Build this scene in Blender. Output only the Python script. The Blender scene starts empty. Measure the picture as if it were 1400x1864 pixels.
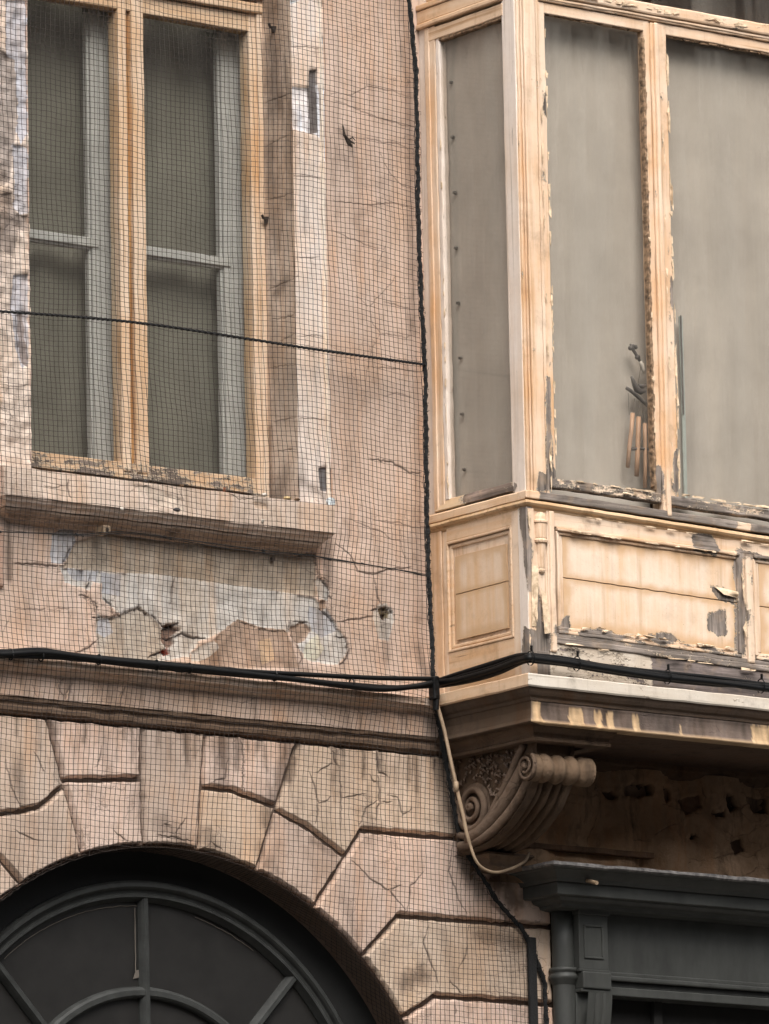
import bpy, math, random
import numpy as np
from mathutils import Vector, Matrix, noise
from mathutils.geometry import delaunay_2d_cdt
random.seed(7); RNG = np.random.default_rng(7)
SC = bpy.context.scene
COL = SC.collection

# ------------------------------------------------------------------ camera, sky, sun, exposure
FPX, YAW, PIT, ROL, DIST, ZC = 12680., math.radians(52.92), math.radians(10.81), math.radians(-1.14), 28.2, 6.98
_f = np.array([math.cos(YAW)*math.cos(PIT), math.sin(YAW)*math.cos(PIT), math.sin(PIT)])
_r = np.array([math.sin(YAW), -math.cos(YAW), 0.]); _u = np.cross(_r, _f)
CR = math.cos(ROL)*_r + math.sin(ROL)*_u; CU = -math.sin(ROL)*_r + math.cos(ROL)*_u
CAM = np.array([0, 0, ZC]) - DIST*_f
cam_d = bpy.data.cameras.new('camera'); cam = bpy.data.objects.new('camera', cam_d); COL.objects.link(cam)
cam_d.sensor_fit = 'VERTICAL'; cam_d.sensor_height = 36; cam_d.sensor_width = 36; cam_d.lens = FPX/1864*36
cam_d.clip_start = .5; cam_d.clip_end = 2000
cam.matrix_world = Matrix(((CR[0], CU[0], -_f[0], CAM[0]), (CR[1], CU[1], -_f[1], CAM[1]), (CR[2], CU[2], -_f[2], CAM[2]), (0, 0, 0, 1)))
SC.camera = cam
cam_d.dof.use_dof = False

SUN_EL, SUN_AZ = math.radians(52), math.radians(-112)      # azimuth of the direction towards the sun, in the xy plane
w = bpy.data.worlds.new('World'); SC.world = w; w.use_nodes = True
wn = w.node_tree; wn.nodes.clear()
sky = wn.nodes.new('ShaderNodeTexSky'); sky.sky_type = 'NISHITA'; sky.sun_disc = False
sky.sun_elevation = SUN_EL; sky.sun_rotation = math.pi/2-SUN_AZ
sky.air_density = 1.0; sky.dust_density = 4.0; sky.ozone_density = 1.0
hs = wn.nodes.new('ShaderNodeHueSaturation'); hs.inputs['Saturation'].default_value = .12      # an overcast, nearly colourless sky
bg = wn.nodes.new('ShaderNodeBackground'); bg.inputs['Strength'].default_value = .10
wo = wn.nodes.new('ShaderNodeOutputWorld')
wn.links.new(sky.outputs[0], hs.inputs['Color']); wn.links.new(hs.outputs[0], bg.inputs[0]); wn.links.new(bg.outputs[0], wo.inputs[0])
sun_d = bpy.data.lights.new('sun', 'SUN'); sun = bpy.data.objects.new('sun', sun_d); COL.objects.link(sun)
sun_d.energy = 1.5; sun_d.angle = math.radians(35); sun_d.color = (1, .945, .885)
_sd = Vector((math.cos(SUN_EL)*math.cos(SUN_AZ), math.cos(SUN_EL)*math.sin(SUN_AZ), math.sin(SUN_EL)))
sun.rotation_euler = _sd.to_track_quat('Z', 'Y').to_euler(); sun.location = (0, -10, 30)
SC.view_settings.view_transform = 'Standard'; SC.view_settings.look = 'None'
SC.view_settings.exposure = 1.3; SC.view_settings.gamma = 1.0; SC.view_settings.use_curve_mapping = False

# ------------------------------------------------------------------ measuring: a photo pixel on a world plane
def ray(px, py): return CR*(px-700)/FPX - CU*(py-932)/FPX + _f
def W(px, py, y=0.):
    d = ray(px, py); return CAM + d*(y-CAM[1])/d[1]
def WY(px, py, y=0.): p = W(px, py, y); return (p[0], p[2])
def WX(px, py, x):
    d = ray(px, py); p = CAM + d*(x-CAM[0])/d[0]; return (p[1], p[2])

# ------------------------------------------------------------------ object helpers
ORI = {}
def tag(o, label=None, cat=None, group=None, kind=None):
    if label: o['label'] = label
    if cat: o['category'] = cat
    if group: o['group'] = group
    if kind: o['kind'] = kind
    return o
def thing(name, label, cat, loc, group=None):
    o = bpy.data.objects.new(name, None); COL.objects.link(o); o.location = loc; o.empty_display_size = .05
    ORI[o.name] = np.array(loc, float); return tag(o, label, cat, group)
def link(name, V, F, mat, parent=None, origin=None, smooth=False, attrs=None, fast=None):
    V = np.asarray(V, float).reshape(-1, 3)
    org = ORI[parent.name] if parent is not None else np.array(origin if origin is not None else [V[:, 0].mean(), V[:, 1].mean(), V[:, 2].min()])
    me = bpy.data.meshes.new(name)
    if fast is not None:                                  # F is an (n,k) int array
        F = np.asarray(F, np.int32); n, k = F.shape
        me.vertices.add(len(V)); me.vertices.foreach_set('co', (V-org).astype(np.float32).ravel())
        me.loops.add(n*k); me.loops.foreach_set('vertex_index', F.ravel())
        me.polygons.add(n); me.polygons.foreach_set('loop_start', np.arange(0, n*k, k, dtype=np.int32))
        try: me.polygons.foreach_set('loop_total', np.full(n, k, np.int32))
        except Exception: pass
        me.update(calc_edges=True)
    else:
        me.from_pydata((V-org).tolist(), [], [list(map(int, f)) for f in F]); me.update()
    if smooth: me.polygons.foreach_set('use_smooth', np.ones(len(me.polygons), bool))
    for k, a in (attrs or {}).items():
        a = np.asarray(a, np.float32)
        if a.ndim == 2:
            at = me.attributes.new(k, 'FLOAT_COLOR', 'POINT'); c = np.ones((len(V), 4), np.float32); c[:, :3] = a[:, :3]; at.data.foreach_set('color', c.ravel())
        else:
            at = me.attributes.new(k, 'FLOAT', 'POINT'); at.data.foreach_set('value', a)
    me.materials.append(mat)
    o = bpy.data.objects.new(name, me); COL.objects.link(o)
    if parent is not None: o.parent = parent
    else: o.location = org
    ORI[o.name] = org
    return o
def fn(p, s, seed=0.): return noise.noise(Vector((p[0]*s+seed, p[1]*s+seed*1.7, p[2]*s-seed)))

class MB:
    def __init__(s): s.v = []; s.f = []; s.n = 0
    def add(s, V, F):
        V = np.asarray(V, float).reshape(-1, 3); s.v.append(V); s.f += [[i+s.n for i in f] for f in F]; s.n += len(V); return s
    def box(s, x0, x1, y0, y1, z0, z1, seg=.06, b=.003):
        lo = np.array([min(x0, x1), min(y0, y1), min(z0, z1)]); hi = np.array([max(x0, x1), max(y0, y1), max(z0, z1)])
        b = min(b, (hi-lo).min()*.3)
        ax = []
        for k in range(3):
            L = hi[k]-lo[k]; n = max(1, int(round((L-2*b)/seg)))
            ax.append(np.concatenate([[lo[k]], np.linspace(lo[k]+b, hi[k]-b, n+1), [hi[k]]]))
        for k in range(3):
            i, j = (k+1) % 3, (k+2) % 3
            A, B = ax[i], ax[j]
            for side in (0, 1):
                P = np.zeros((len(A), len(B), 3)); P[..., i] = A[:, None]; P[..., j] = B[None]; P[..., k] = (lo, hi)[side][k]
                q = np.clip(P, lo+b, hi-b); d = P-q; n_ = np.linalg.norm(d, axis=-1, keepdims=True); P = q+d/np.maximum(n_, 1e-9)*b
                F = []
                nb = len(B)
                for a_ in range(len(A)-1):
                    for c_ in range(nb-1):
                        f = [a_*nb+c_, (a_+1)*nb+c_, (a_+1)*nb+c_+1, a_*nb+c_+1]
                        F.append(f if side else f[::-1])
                s.add(P, F)
        return s
    def tube(s, pts, r, k=8, cap=True, twist=0., lobes=0, amp=0.):
        P = np.asarray(pts, float); n = len(P); R = np.full(n, r) if np.isscalar(r) else np.asarray(r, float)
        T = np.gradient(P, axis=0); T /= np.maximum(np.linalg.norm(T, axis=1, keepdims=True), 1e-9)
        up = np.array([0, 0, 1.]) if abs(T[0][2]) < .9 else np.array([1., 0, 0])
        V = []; a0 = np.linspace(0, 2*math.pi, k, endpoint=False)
        N = np.cross(T[0], up); N /= np.linalg.norm(N)
        for i in range(n):
            N = N-T[i]*np.dot(N, T[i]); N /= np.linalg.norm(N); B = np.cross(T[i], N)
            a = a0+twist*i
            rr = R[i]*(1+amp*np.cos(lobes*a0)) if lobes else R[i]*np.ones(k)
            V.append(P[i]+(np.cos(a)*rr)[:, None]*N+(np.sin(a)*rr)[:, None]*B)
        F = [[i*k+j, i*k+(j+1) % k, (i+1)*k+(j+1) % k, (i+1)*k+j] for i in range(n-1) for j in range(k)]
        if cap: F += [list(range(k))[::-1], [(n-1)*k+j for j in range(k)]]
        return s.add(np.concatenate(V), F)
    def cyl(s, p0, p1, r, k=12): return s.tube([p0, p1], r, k)
    def sweep(s, path, prof, seg=.05, cap=True):
        # path: plan points (x,y); outward is on the right-hand normal given by profile 'out'; prof: (out,z) list, mitred at corners
        path = [np.array(p, float) for p in path]; st = []
        nrm = []
        for a, b in zip(path[:-1], path[1:]):
            t = (b-a)/np.linalg.norm(b-a); nrm.append(np.array([t[1], -t[0]]))
        for i, (a, b) in enumerate(zip(path[:-1], path[1:])):
            m0 = nrm[i] if i == 0 else (nrm[i-1]+nrm[i])/(1+np.dot(nrm[i-1], nrm[i]))
            m1 = nrm[i] if i == len(nrm)-1 else (nrm[i]+nrm[i+1])/(1+np.dot(nrm[i], nrm[i+1]))
            n = max(1, int(round(np.linalg.norm(b-a)/seg)))
            for k in range(n+1): 
                t = k/n; st.append((a*(1-t)+b*t, m0*(1-t)+m1*t))
        m = len(prof); V = np.array([[c[0]+o*d[0], c[1]+o*d[1], z] for c, d in st for o, z in prof])
        F = [[i*m+j, (i+1)*m+j, (i+1)*m+(j+1) % m, i*m+(j+1) % m] for i in range(len(st)-1) for j in range(m)]
        if cap: F += [list(range(m)), [(len(st)-1)*m+j for j in range(m)][::-1]]
        return s.add(V, F)
    def prism(s, poly, y0, y1):
        n = len(poly); V = [(x, y0, z) for x, z in poly]+[(x, y1, z) for x, z in poly]
        F = [list(range(n)), list(range(2*n-1, n-1, -1))]+[[i, i+n, (i+1) % n+n, (i+1) % n] for i in range(n)]
        return s.add(V, F)
    def V(s): return np.concatenate(s.v)
    def build(s, name, mat, parent=None, wob=0., wscale=9., peel=None, smooth=False, origin=None, tint=None, attrs=None):
        V = s.V().copy()
        attrs = dict(attrs or {})
        if peel is not None: attrs['peel'] = np.array([peel(p) for p in V]) if callable(peel) else np.full(len(V), peel)
        if tint is not None: attrs['tint'] = np.tile(np.array(tint, float), (len(V), 1)); attrs['crk'] = np.zeros(len(V))
        if wob:
            D = np.array([[fn(p, wscale, 3.), fn(p, wscale, 17.), fn(p, wscale, 31.)] for p in V]); V = V+D*wob
        return link(name, V, s.f, mat, parent, origin, smooth, attrs)

def inside(P, poly):
    P = np.asarray(P); poly = np.asarray(poly); x, y = P[:, 0], P[:, 1]; c = np.zeros(len(P), bool); n = len(poly)
    for i in range(n):
        x0, y0 = poly[i]; x1, y1 = poly[(i+1) % n]
        if y0 == y1: continue
        c ^= ((y0 > y) != (y1 > y)) & (x < (x1-x0)*(y-y0)/(y1-y0)+x0)
    return c
def resample(P, d, closed=False):
    P = [np.array(p, float) for p in P]
    if closed: P = P+[P[0]]
    out = []
    for a, b in zip(P[:-1], P[1:]):
        n = max(1, int(round(np.linalg.norm(b-a)/d))); out += [a+(b-a)*k/n for k in range(n)]
    if not closed: out.append(P[-1])
    return np.array(out)
def rough(P, d, amp, closed=True, seed=0.):
    Q = resample(P, d, closed)
    for i, q in enumerate(Q):
        Q[i] = q+amp*np.array([noise.noise(Vector((q[0]*45, q[1]*45, seed)))+.6*noise.noise(Vector((q[0]*130, q[1]*130, seed))), noise.noise(Vector((q[0]*45, q[1]*45, seed+9)))+.6*noise.noise(Vector((q[0]*130, q[1]*130, seed+5)))])
    return Q
def normals2(Q):
    T = np.roll(Q, -1, 0)-np.roll(Q, 1, 0); T /= np.maximum(np.linalg.norm(T, axis=1, keepdims=True), 1e-9); return np.c_[T[:, 1], -T[:, 0]]
def area2(Q): x, y = Q[:, 0], Q[:, 1]; return .5*np.sum(x*np.roll(y, -1)-np.roll(x, -1)*y)

STAIN = []; SOOT = np.array((.085, .055, .038))
def stain(tn, P, L):
    for line, rad, st in L:
        Q = np.array(line, float); lo, hi = Q.min(0)-rad*2, Q.max(0)+rad*2
        for i in np.nonzero((P[:, 0] > lo[0]) & (P[:, 0] < hi[0]) & (P[:, 1] > lo[1]) & (P[:, 1] < hi[1]))[0]:
            p = P[i]; d = 9.
            for a, b in zip(Q[:-1], Q[1:]):
                v = b-a; t = max(0, min(1, np.dot(p-a, v)/max(1e-9, np.dot(v, v)))); d = min(d, math.hypot(*(p-a-t*v)))
            d += rad*.55*noise.noise(Vector((p[0]*38, p[1]*9, 2.)))+rad*.35*noise.noise(Vector((p[0]*110, p[1]*60, 4.)))
            k = st*max(0, min(1, (1.15-d/rad)/.9)); tn[i] = tn[i]*(1-k)+SOOT*k
def relief(name, outline, to3, mat, parent, spacing=.012, cracks=(), patches=(), bevel=0., proud=0., tint=(.5, .34, .26), wob=.002, wsc=7., fine=.0008, stains=None, coarse_out=None, edge=.02, jitter=.3, round_=0., tintvar=0.):
    """A stucco or stone face: real grooves for cracks, real steps where the coat has fallen off."""
    O = np.array(outline, float)
    if area2(O) < 0: O = O[::-1]
    L = resample(O, edge, True); n0 = len(L)
    pts = [L]; dep = [np.full(n0, 0.)]; crk = [np.zeros(n0)]; isb = [np.zeros(n0)]
    feat = []
    if bevel:
        nn = normals2(L); I = L-nn*bevel; ok = inside(I, O); I = I[ok]; pts.append(I); dep.append(np.zeros(len(I))); crk.append(np.zeros(len(I))); isb.append(np.ones(len(I)))
        I2 = L-nn*(bevel+.004); I2 = I2[inside(I2, O)]; pts.append(I2); dep.append(np.zeros(len(I2))); crk.append(np.zeros(len(I2))); isb.append(np.ones(len(I2))); feat.append(I2)
    PG = []
    for k, pt in enumerate(patches):
        Q = rough(pt[0], .010, pt[3] if len(pt) > 3 else .007, True, k*3.3)
        if area2(Q) < 0: Q = Q[::-1]
        PG.append(Q); nn = normals2(Q)
        for s in (-.002, .002):
            q = Q+nn*s; q = q[inside(q, O)]; feat.append(q); pts.append(q); dep.append(np.zeros(len(q))); crk.append(np.zeros(len(q))); isb.append(np.ones(len(q)))
    for k, ck in enumerate(cracks):
        cw, cd = (ck[1]*.8, ck[2]*.8) if isinstance(ck, tuple) else (.0011, .003)
        cp = ck[0] if isinstance(ck, tuple) else ck
        Q = rough(cp, .009, .006, False, 50+k)
        if len(Q) < 3: continue
        T = np.gradient(Q, axis=0); T /= np.maximum(np.linalg.norm(T, axis=1, keepdims=True), 1e-9); nn = np.c_[T[:, 1], -T[:, 0]]
        tt = np.linspace(0, 1, len(Q)); ww = cw*(.45+.9*np.sin(math.pi*np.clip(tt, .04, .96)))*(.8+.5*RNG.random(len(Q)))
        for s, dd in ((0, cd), (1, 0), (-1, 0), (2.2, 0), (-2.2, 0)):
            q = Q+nn*(ww*s+(0 if abs(s) < 2 else math.copysign(.0015, s)))[:, None]; m = inside(q, O); q = q[m]
            feat.append(q); pts.append(q); dep.append(np.full(len(q), dd)); st_ = 1. if isinstance(ck, tuple) else .6; crk.append(np.full(len(q), st_ if dd else (.45*st_ if abs(s) == 1 else 0.))); isb.append(np.ones(len(q)))
    mn, mx = O.min(0), O.max(0)
    gx = np.arange(mn[0]+spacing*.5, mx[0], spacing); gz = np.arange(mn[1]+spacing*.5, mx[1], spacing)
    G = np.array(np.meshgrid(gx, gz)).reshape(2, -1).T
    G = G+(RNG.random(G.shape)-.5)*spacing*jitter*2*.5
    if coarse_out is not None:
        a, b, c, d = coarse_out; far = (G[:, 0] < a) | (G[:, 0] > b) | (G[:, 1] < c) | (G[:, 1] > d); G = G[~far | (RNG.random(len(G)) < .06)]
    G = G[inside(G, O)]
    occ = set()
    for q in pts[:1+(1 if bevel else 0)]+feat:
        for a, b in np.floor(q/.006).astype(int): occ.add((a, b))
    keep = []
    for a, b in np.floor(G/.006).astype(int):
        keep.append(not any((a+i, b+j) in occ for i in (-1, 0, 1) for j in (-1, 0, 1)))
    G = G[np.array(keep, bool)]
    pts.append(G); dep.append(np.zeros(len(G))); crk.append(np.zeros(len(G))); isb.append(np.ones(len(G)))
    P = np.concatenate(pts); dep = np.concatenate(dep); crk = np.concatenate(crk); isb = np.concatenate(isb)
    e = [(i, (i+1) % n0) for i in range(n0)]
    vo, eo, fo, ov, oe, of = delaunay_2d_cdt([Vector(p) for p in P], e, [], 0, 1e-6, True)
    vo = np.array([tuple(v) for v in vo]); src = np.array([o[0] if len(o) else -1 for o in ov])
    F = np.array([f for f in fo if len(f) == 3]); c = vo[F].mean(1); F = F[inside(c, O)]
    A = vo[F]; ar = (A[:, 1, 0]-A[:, 0, 0])*(A[:, 2, 1]-A[:, 0, 1])-(A[:, 2, 0]-A[:, 0, 0])*(A[:, 1, 1]-A[:, 0, 1])
    F = np.where((ar < 0)[:, None], F[:, ::-1], F)
    ok = src >= 0
    h = np.where(ok, -dep[src], 0.); ck = np.where(ok, crk[src], 0.)
    ib = np.where(ok, isb[src], 0.)
    if proud or bevel: h = h+proud*ib
    tn = np.tile(np.array(tint, float), (len(vo), 1))
    if tintvar:
        for i, p in enumerate(vo):
            v = 1+tintvar*noise.noise(Vector((p[0]*2.2, p[1]*2.2, 4.))); tn[i] *= v
    for Q, pt in zip(PG, patches):
        m = inside(vo, Q); h[m] += -pt[2]-np.minimum(h[m], 0)*0; h[m] = np.where(np.abs(dep[src[m]]) > 0, h[m], -pt[2]+(proud*ib[m] if proud else 0)); tn[m] = pt[1]
    nz = np.array([wob*noise.noise(Vector((p[0]*wsc, p[1]*wsc, 1.))) + fine*noise.noise(Vector((p[0]*60, p[1]*60, 2.))) for p in vo])
    inp = np.zeros(len(vo), bool)
    for Q in PG: inp |= inside(vo, Q)
    for i in np.nonzero(inp)[0]:
        p = vo[i]; nz[i] += .0035*noise.noise(Vector((p[0]*28, p[1]*28, 6.)))+.0022*noise.noise(Vector((p[0]*95, p[1]*95, 8.))); tn[i] = tn[i]*(1+.30*noise.noise(Vector((p[0]*17, p[1]*17, 3.)))+.22*noise.noise(Vector((p[0]*70, p[1]*70, 5.))))
    h = h+nz*(ib if bevel else 1.)
    stain(tn, vo, STAIN if stains is None else stains)
    V = to3(vo[:, 0], vo[:, 1], h)
    return link(name, V, F, mat, parent, None, True, {'tint': tn, 'crk': ck}, fast=True)
def on_y(y0): return lambda u, v, h: np.c_[u, y0-h, v]
def on_x(x0): return lambda u, v, h: np.c_[x0-h, u, v]
def pxy(L, y=0.): return [WY(a, b, y) for a, b in L]
def zpx(L, org, s): return [(org[0]+a/s, org[1]+b/s) for a, b in L]

# ------------------------------------------------------------------ materials
def new_mat(name):
    m = bpy.data.materials.new(name); m.use_nodes = True; nt = m.node_tree; nt.nodes.clear()
    out = nt.nodes.new('ShaderNodeOutputMaterial'); return m, nt, out
class NT:
    def __init__(s, nt): s.nt = nt
    def n(s, t, **k):
        nd = s.nt.nodes.new(t)
        for a, b in k.items():
            if a.startswith('i_'): 
                key = a[2:].replace('_', ' '); key = int(key) if key.isdigit() else key
                s.set(nd.inputs[key], b)
            else: setattr(nd, a, b)
        return nd
    def set(s, inp, v):
        if isinstance(v, bpy.types.NodeSocket): s.nt.links.new(v, inp)
        else: inp.default_value = v
    def pos(s, sc=(1, 1, 1), obj=False):
        g = s.n('ShaderNodeNewGeometry').outputs['Position']
        m = s.n('ShaderNodeVectorMath', operation='MULTIPLY'); s.set(m.inputs[0], g); m.inputs[1].default_value = sc; return m.outputs[0]
    def noise(s, sc=(1, 1, 1), scale=5., detail=5., rough=.6, dist=0.):
        t = s.n('ShaderNodeTexNoise'); s.set(t.inputs['Vector'], s.pos(sc)); t.inputs['Scale'].default_value = scale; t.inputs['Detail'].default_value = min(detail, 4.); t.inputs['Roughness'].default_value = rough; t.inputs['Distortion'].default_value = dist
        return t.outputs['Fac']
    def ramp(s, x, a, b, lo=0., hi=1.):
        m = s.n('ShaderNodeMapRange'); m.clamp = True; s.set(m.inputs[0], x)
        for i, v in enumerate((a, b, lo, hi)): m.inputs[i+1].default_value = v
        return m.outputs[0]
    def mix(s, f, a, b, mode='MIX'):
        m = s.n('ShaderNodeMix', data_type='RGBA', blend_type=mode); s.set(m.inputs[0], f)
        for k, v in ((6, a), (7, b)):
            if isinstance(v, (tuple, list)): v = tuple(v)+((1,) if len(v) == 3 else ())
            s.set(m.inputs[k], v)
        return m.outputs[2]
    def math(s, op, a, b=0.):
        m = s.n('ShaderNodeMath', operation=op); s.set(m.inputs[0], a); s.set(m.inputs[1], b); return m.outputs[0]
    def attr(s, nm, fac=False):
        a = s.n('ShaderNodeAttribute', attribute_name=nm); return a.outputs['Fac' if fac else 'Color']
    def bsdf(s, out, col, rough=.85, bump=None, bstr=.4, bdist=.004, spec=.3, metal=0.):
        b = s.n('ShaderNodeBsdfPrincipled'); s.set(b.inputs['Base Color'], tuple(col)+(1,) if isinstance(col, (tuple, list)) else col); s.set(b.inputs['Roughness'], rough)
        b.inputs['Specular IOR Level'].default_value = spec; b.inputs['Metallic'].default_value = metal
        if bump is not None:
            p = s.n('ShaderNodeBump'); p.inputs['Strength'].default_value = bstr; p.inputs['Distance'].default_value = bdist; s.set(p.inputs['Height'], bump); s.set(b.inputs['Normal'], p.outputs[0])
        s.nt.links.new(b.outputs[0], out.inputs['Surface']); return b

def stucco(name, base=None, soot=.35, sootcol=(.10, .065, .045), orange=(.56, .40, .26), orn=.5, scratch=.0, bstr=.5):
    m, nt, out = new_mat(name); N = NT(nt)
    col = N.attr('tint') if base is None else None
    big = N.noise(scale=1.6, detail=6, rough=.62); med = N.noise(scale=9, detail=7, rough=.65, dist=.4); fin = N.noise(scale=150, detail=3)
    strk = N.noise((11, 11, .9), scale=1., detail=6, rough=.65)
    c = N.mix(N.ramp(big, .35, .7, .0, 1.), col if col is not None else base, (.0, .0, .0), 'MIX') if False else (col if col is not None else tuple(base)+(1,))
    c = N.mix(N.ramp(big, .44, .64, 0., .55), c, N.mix(1., c, (1.10, 1.15, 1.22), 'MULTIPLY'))
    c = N.mix(N.math('MULTIPLY', N.ramp(N.noise((1.2, 1.2, .8), scale=3., detail=4), .5, .66), orn*.9), c, N.mix(1., c, (1.03, .86, .68), 'MULTIPLY'))
    c = N.mix(N.math('MULTIPLY', N.ramp(strk, .5, .72), orn), c, N.mix(1., c, tuple(x*1.75 for x in orange), 'MULTIPLY'))
    c = N.mix(N.ramp(med, .40, .66, .0, .42), c, N.mix(1., c, (1.28, 1.32, 1.38), 'MULTIPLY'))
    c = N.mix(N.ramp(N.noise((1, 1, .7), scale=14, detail=5, rough=.7), .50, .70, 0., .40), c, N.mix(1., c, (.62, .56, .50), 'MULTIPLY'))
    c = N.mix(N.math('MULTIPLY', N.ramp(N.noise((9, 9, 1.6), scale=1.3, detail=8, rough=.7), .54, .78), soot), c, sootcol)
    c = N.mix(N.math('MULTIPLY', N.ramp(N.noise(scale=3.2, detail=9, rough=.75, dist=.6), .58, .74), soot*.8), c, tuple(x*1.8 for x in sootcol))
    c = N.mix(N.ramp(fin, .3, .7, 0., .18), c, N.mix(1., c, (.6, .58, .56), 'MULTIPLY'))
    v = N.n('ShaderNodeTexVoronoi', feature='DISTANCE_TO_EDGE'); v.inputs['Scale'].default_value = 7.
    wv = N.n('ShaderNodeVectorMath', operation='ADD'); N.set(wv.inputs[0], N.pos((1, 1, 1.9)))
    wn_ = N.n('ShaderNodeTexNoise'); wn_.inputs['Scale'].default_value = 6.; wn_.inputs['Detail'].default_value = 5; N.set(wn_.inputs['Vector'], N.pos())
    ws = N.n('ShaderNodeVectorMath', operation='SCALE'); N.set(ws.inputs[0], wn_.outputs['Color']); ws.inputs['Scale'].default_value = .25; N.set(wv.inputs[1], ws.outputs[0]); N.set(v.inputs['Vector'], wv.outputs[0])
    hair = N.math('MULTIPLY', N.ramp(v.outputs['Distance'], .004, .016, 1., 0.), N.ramp(N.noise(scale=2.4, detail=3), .50, .60))
    c = N.mix(N.math('MULTIPLY', hair, .35), c, (.07, .05, .05))
    c = N.mix(N.math('MULTIPLY', N.attr('crk', True), .92), c, (.045, .03, .028))
    hb = N.math('ADD', N.math('MULTIPLY', fin, .35), N.math('MULTIPLY', N.noise(scale=38, detail=5), .8))
    hb = N.math('SUBTRACT', hb, N.math('MULTIPLY', hair, .8))
    N.bsdf(out, c, .92, hb, bstr, .006, .2)
    return m

def paint(name, base, orange, wood=(.155, .128, .108), axis=2, chip=.5, dirt=.3, fine=1., sc=1., peel_attr=True, rough_=.62):
    """old oil paint over bare timber; the point attribute 'peel' says where the coat has gone"""
    m, nt, out = new_mat(name); N = NT(nt)
    g = [16., 16., 16.]; g[axis] = .8
    strk = N.noise(tuple(g), scale=1.4, detail=7, rough=.62)
    big = N.noise(scale=2.6, detail=5, rough=.6)
    c = N.mix(N.ramp(N.math('ADD', N.math('MULTIPLY', strk, .5), N.math('MULTIPLY', big, .6)), .47, .76), base, orange)
    c = N.mix(N.ramp(N.noise(scale=7, detail=7, rough=.7), .56, .78, 0., dirt), c, tuple(x*.34 for x in orange))
    c = N.mix(N.ramp(N.noise((7, 7, 7), scale=5, detail=2), .3, .75, 0., .16), c, N.mix(1., c, (.72, .68, .66), 'MULTIPLY'))
    c = N.mix(N.ramp(N.noise(scale=190, detail=2, rough=.6), .66, .74, 0., .45), c, tuple(x*.28 for x in orange))
    c = N.mix(N.ramp(N.noise((24, 24, 1.3), scale=1., detail=4, rough=.65), .56, .76, 0., .5), c, tuple(x*.6 for x in orange))
    g2 = [52., 52., 52.]; g2[axis] = 1.1
    c = N.mix(N.ramp(N.noise(tuple(g2), scale=1., detail=4, rough=.6), .56, .70, 0., .75*fine), c, tuple(x*.62 for x in orange))
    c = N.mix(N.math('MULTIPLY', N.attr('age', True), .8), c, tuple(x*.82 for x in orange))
    gg = [70., 70., 70.]; gg[axis] = 3.
    grain = N.noise(tuple(gg), scale=1., detail=6, rough=.7)
    wd = N.mix(N.ramp(grain, .3, .7), tuple(x*.38 for x in wood), tuple(min(1, x*1.7) for x in wood))
    wd = N.mix(N.ramp(N.noise(scale=14, detail=5), .52, .72, 0., .6), wd, (.27, .19, .125))
    wd = N.mix(N.ramp(N.noise(scale=5, detail=4), .48, .68, 0., .7), wd, N.mix(1., wd, (2.1, 2.1, 2.15), 'MULTIPLY'))
    cn = [34., 34., 34.]; cn[axis] = 11.
    chipn = N.noise(tuple(cn), scale=1.1, detail=6, rough=.58)
    wide = N.noise(scale=6.5, detail=4, rough=.6)
    amt = N.math('ADD', N.math('ADD', N.math('MULTIPLY', chipn, .48), N.math('MULTIPLY', wide, .30)), N.math('MULTIPLY', N.noise((1, 1, 1), scale=105, detail=3, rough=.6), .22))
    pk = N.attr('peel', True)
    s_ = N.math('ADD', N.math('MULTIPLY', N.math('SUBTRACT', amt, .5), 2.0), pk)
    bare = N.ramp(s_, .50, .535)
    lip = N.math('MULTIPLY', N.ramp(s_, .40, .49), N.ramp(s_, .50, .52, 1., 0.))
    c = N.mix(N.math('MULTIPLY', lip, .35), c, tuple(x*.55 for x in orange))
    c = N.mix(N.ramp(s_, .455, .475), c, (.50, .41, .31))
    c = N.mix(bare, c, wd)
    # hairline checks in the paint, along the timber
    ck = [60., 60., 60.]; ck[axis] = 2.2
    chk = N.ramp(N.noise(tuple(ck), scale=.8, detail=4, rough=.6), .70, .73)
    c = N.mix(N.math('MULTIPLY', chk, chip), c, (.10, .065, .045))
    hgt = N.math('ADD', N.math('MULTIPLY', N.math('SUBTRACT', 1., bare), 1.4), N.math('MULTIPLY', N.math('MULTIPLY', grain, bare), .9))
    hgt = N.math('ADD', hgt, N.math('MULTIPLY', lip, .7)); hgt = N.math('SUBTRACT', hgt, N.math('MULTIPLY', chk, .6)); hgt = N.math('ADD', hgt, N.math('MULTIPLY', N.noise(scale=55, detail=4), .25))
    N.bsdf(out, c, N.ramp(bare, 0, 1, rough_, .9), hgt, .8, .0035, .35)
    return m
def plain(name, col, rough=.6, var=.25, scale=20., bstr=.15, spec=.4, metal=0., sc3=(1, 1, 1), col2=None):
    m, nt, out = new_mat(name); N = NT(nt)
    a = N.noise(sc3, scale=scale, detail=6, rough=.65)
    c = N.mix(N.ramp(a, .3, .72), tuple(x*(1-var) for x in col), tuple(min(1, x*(1+var)) for x in (col2 or col)))
    N.bsdf(out, c, rough, a, bstr, .003, spec, metal); return m
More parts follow.
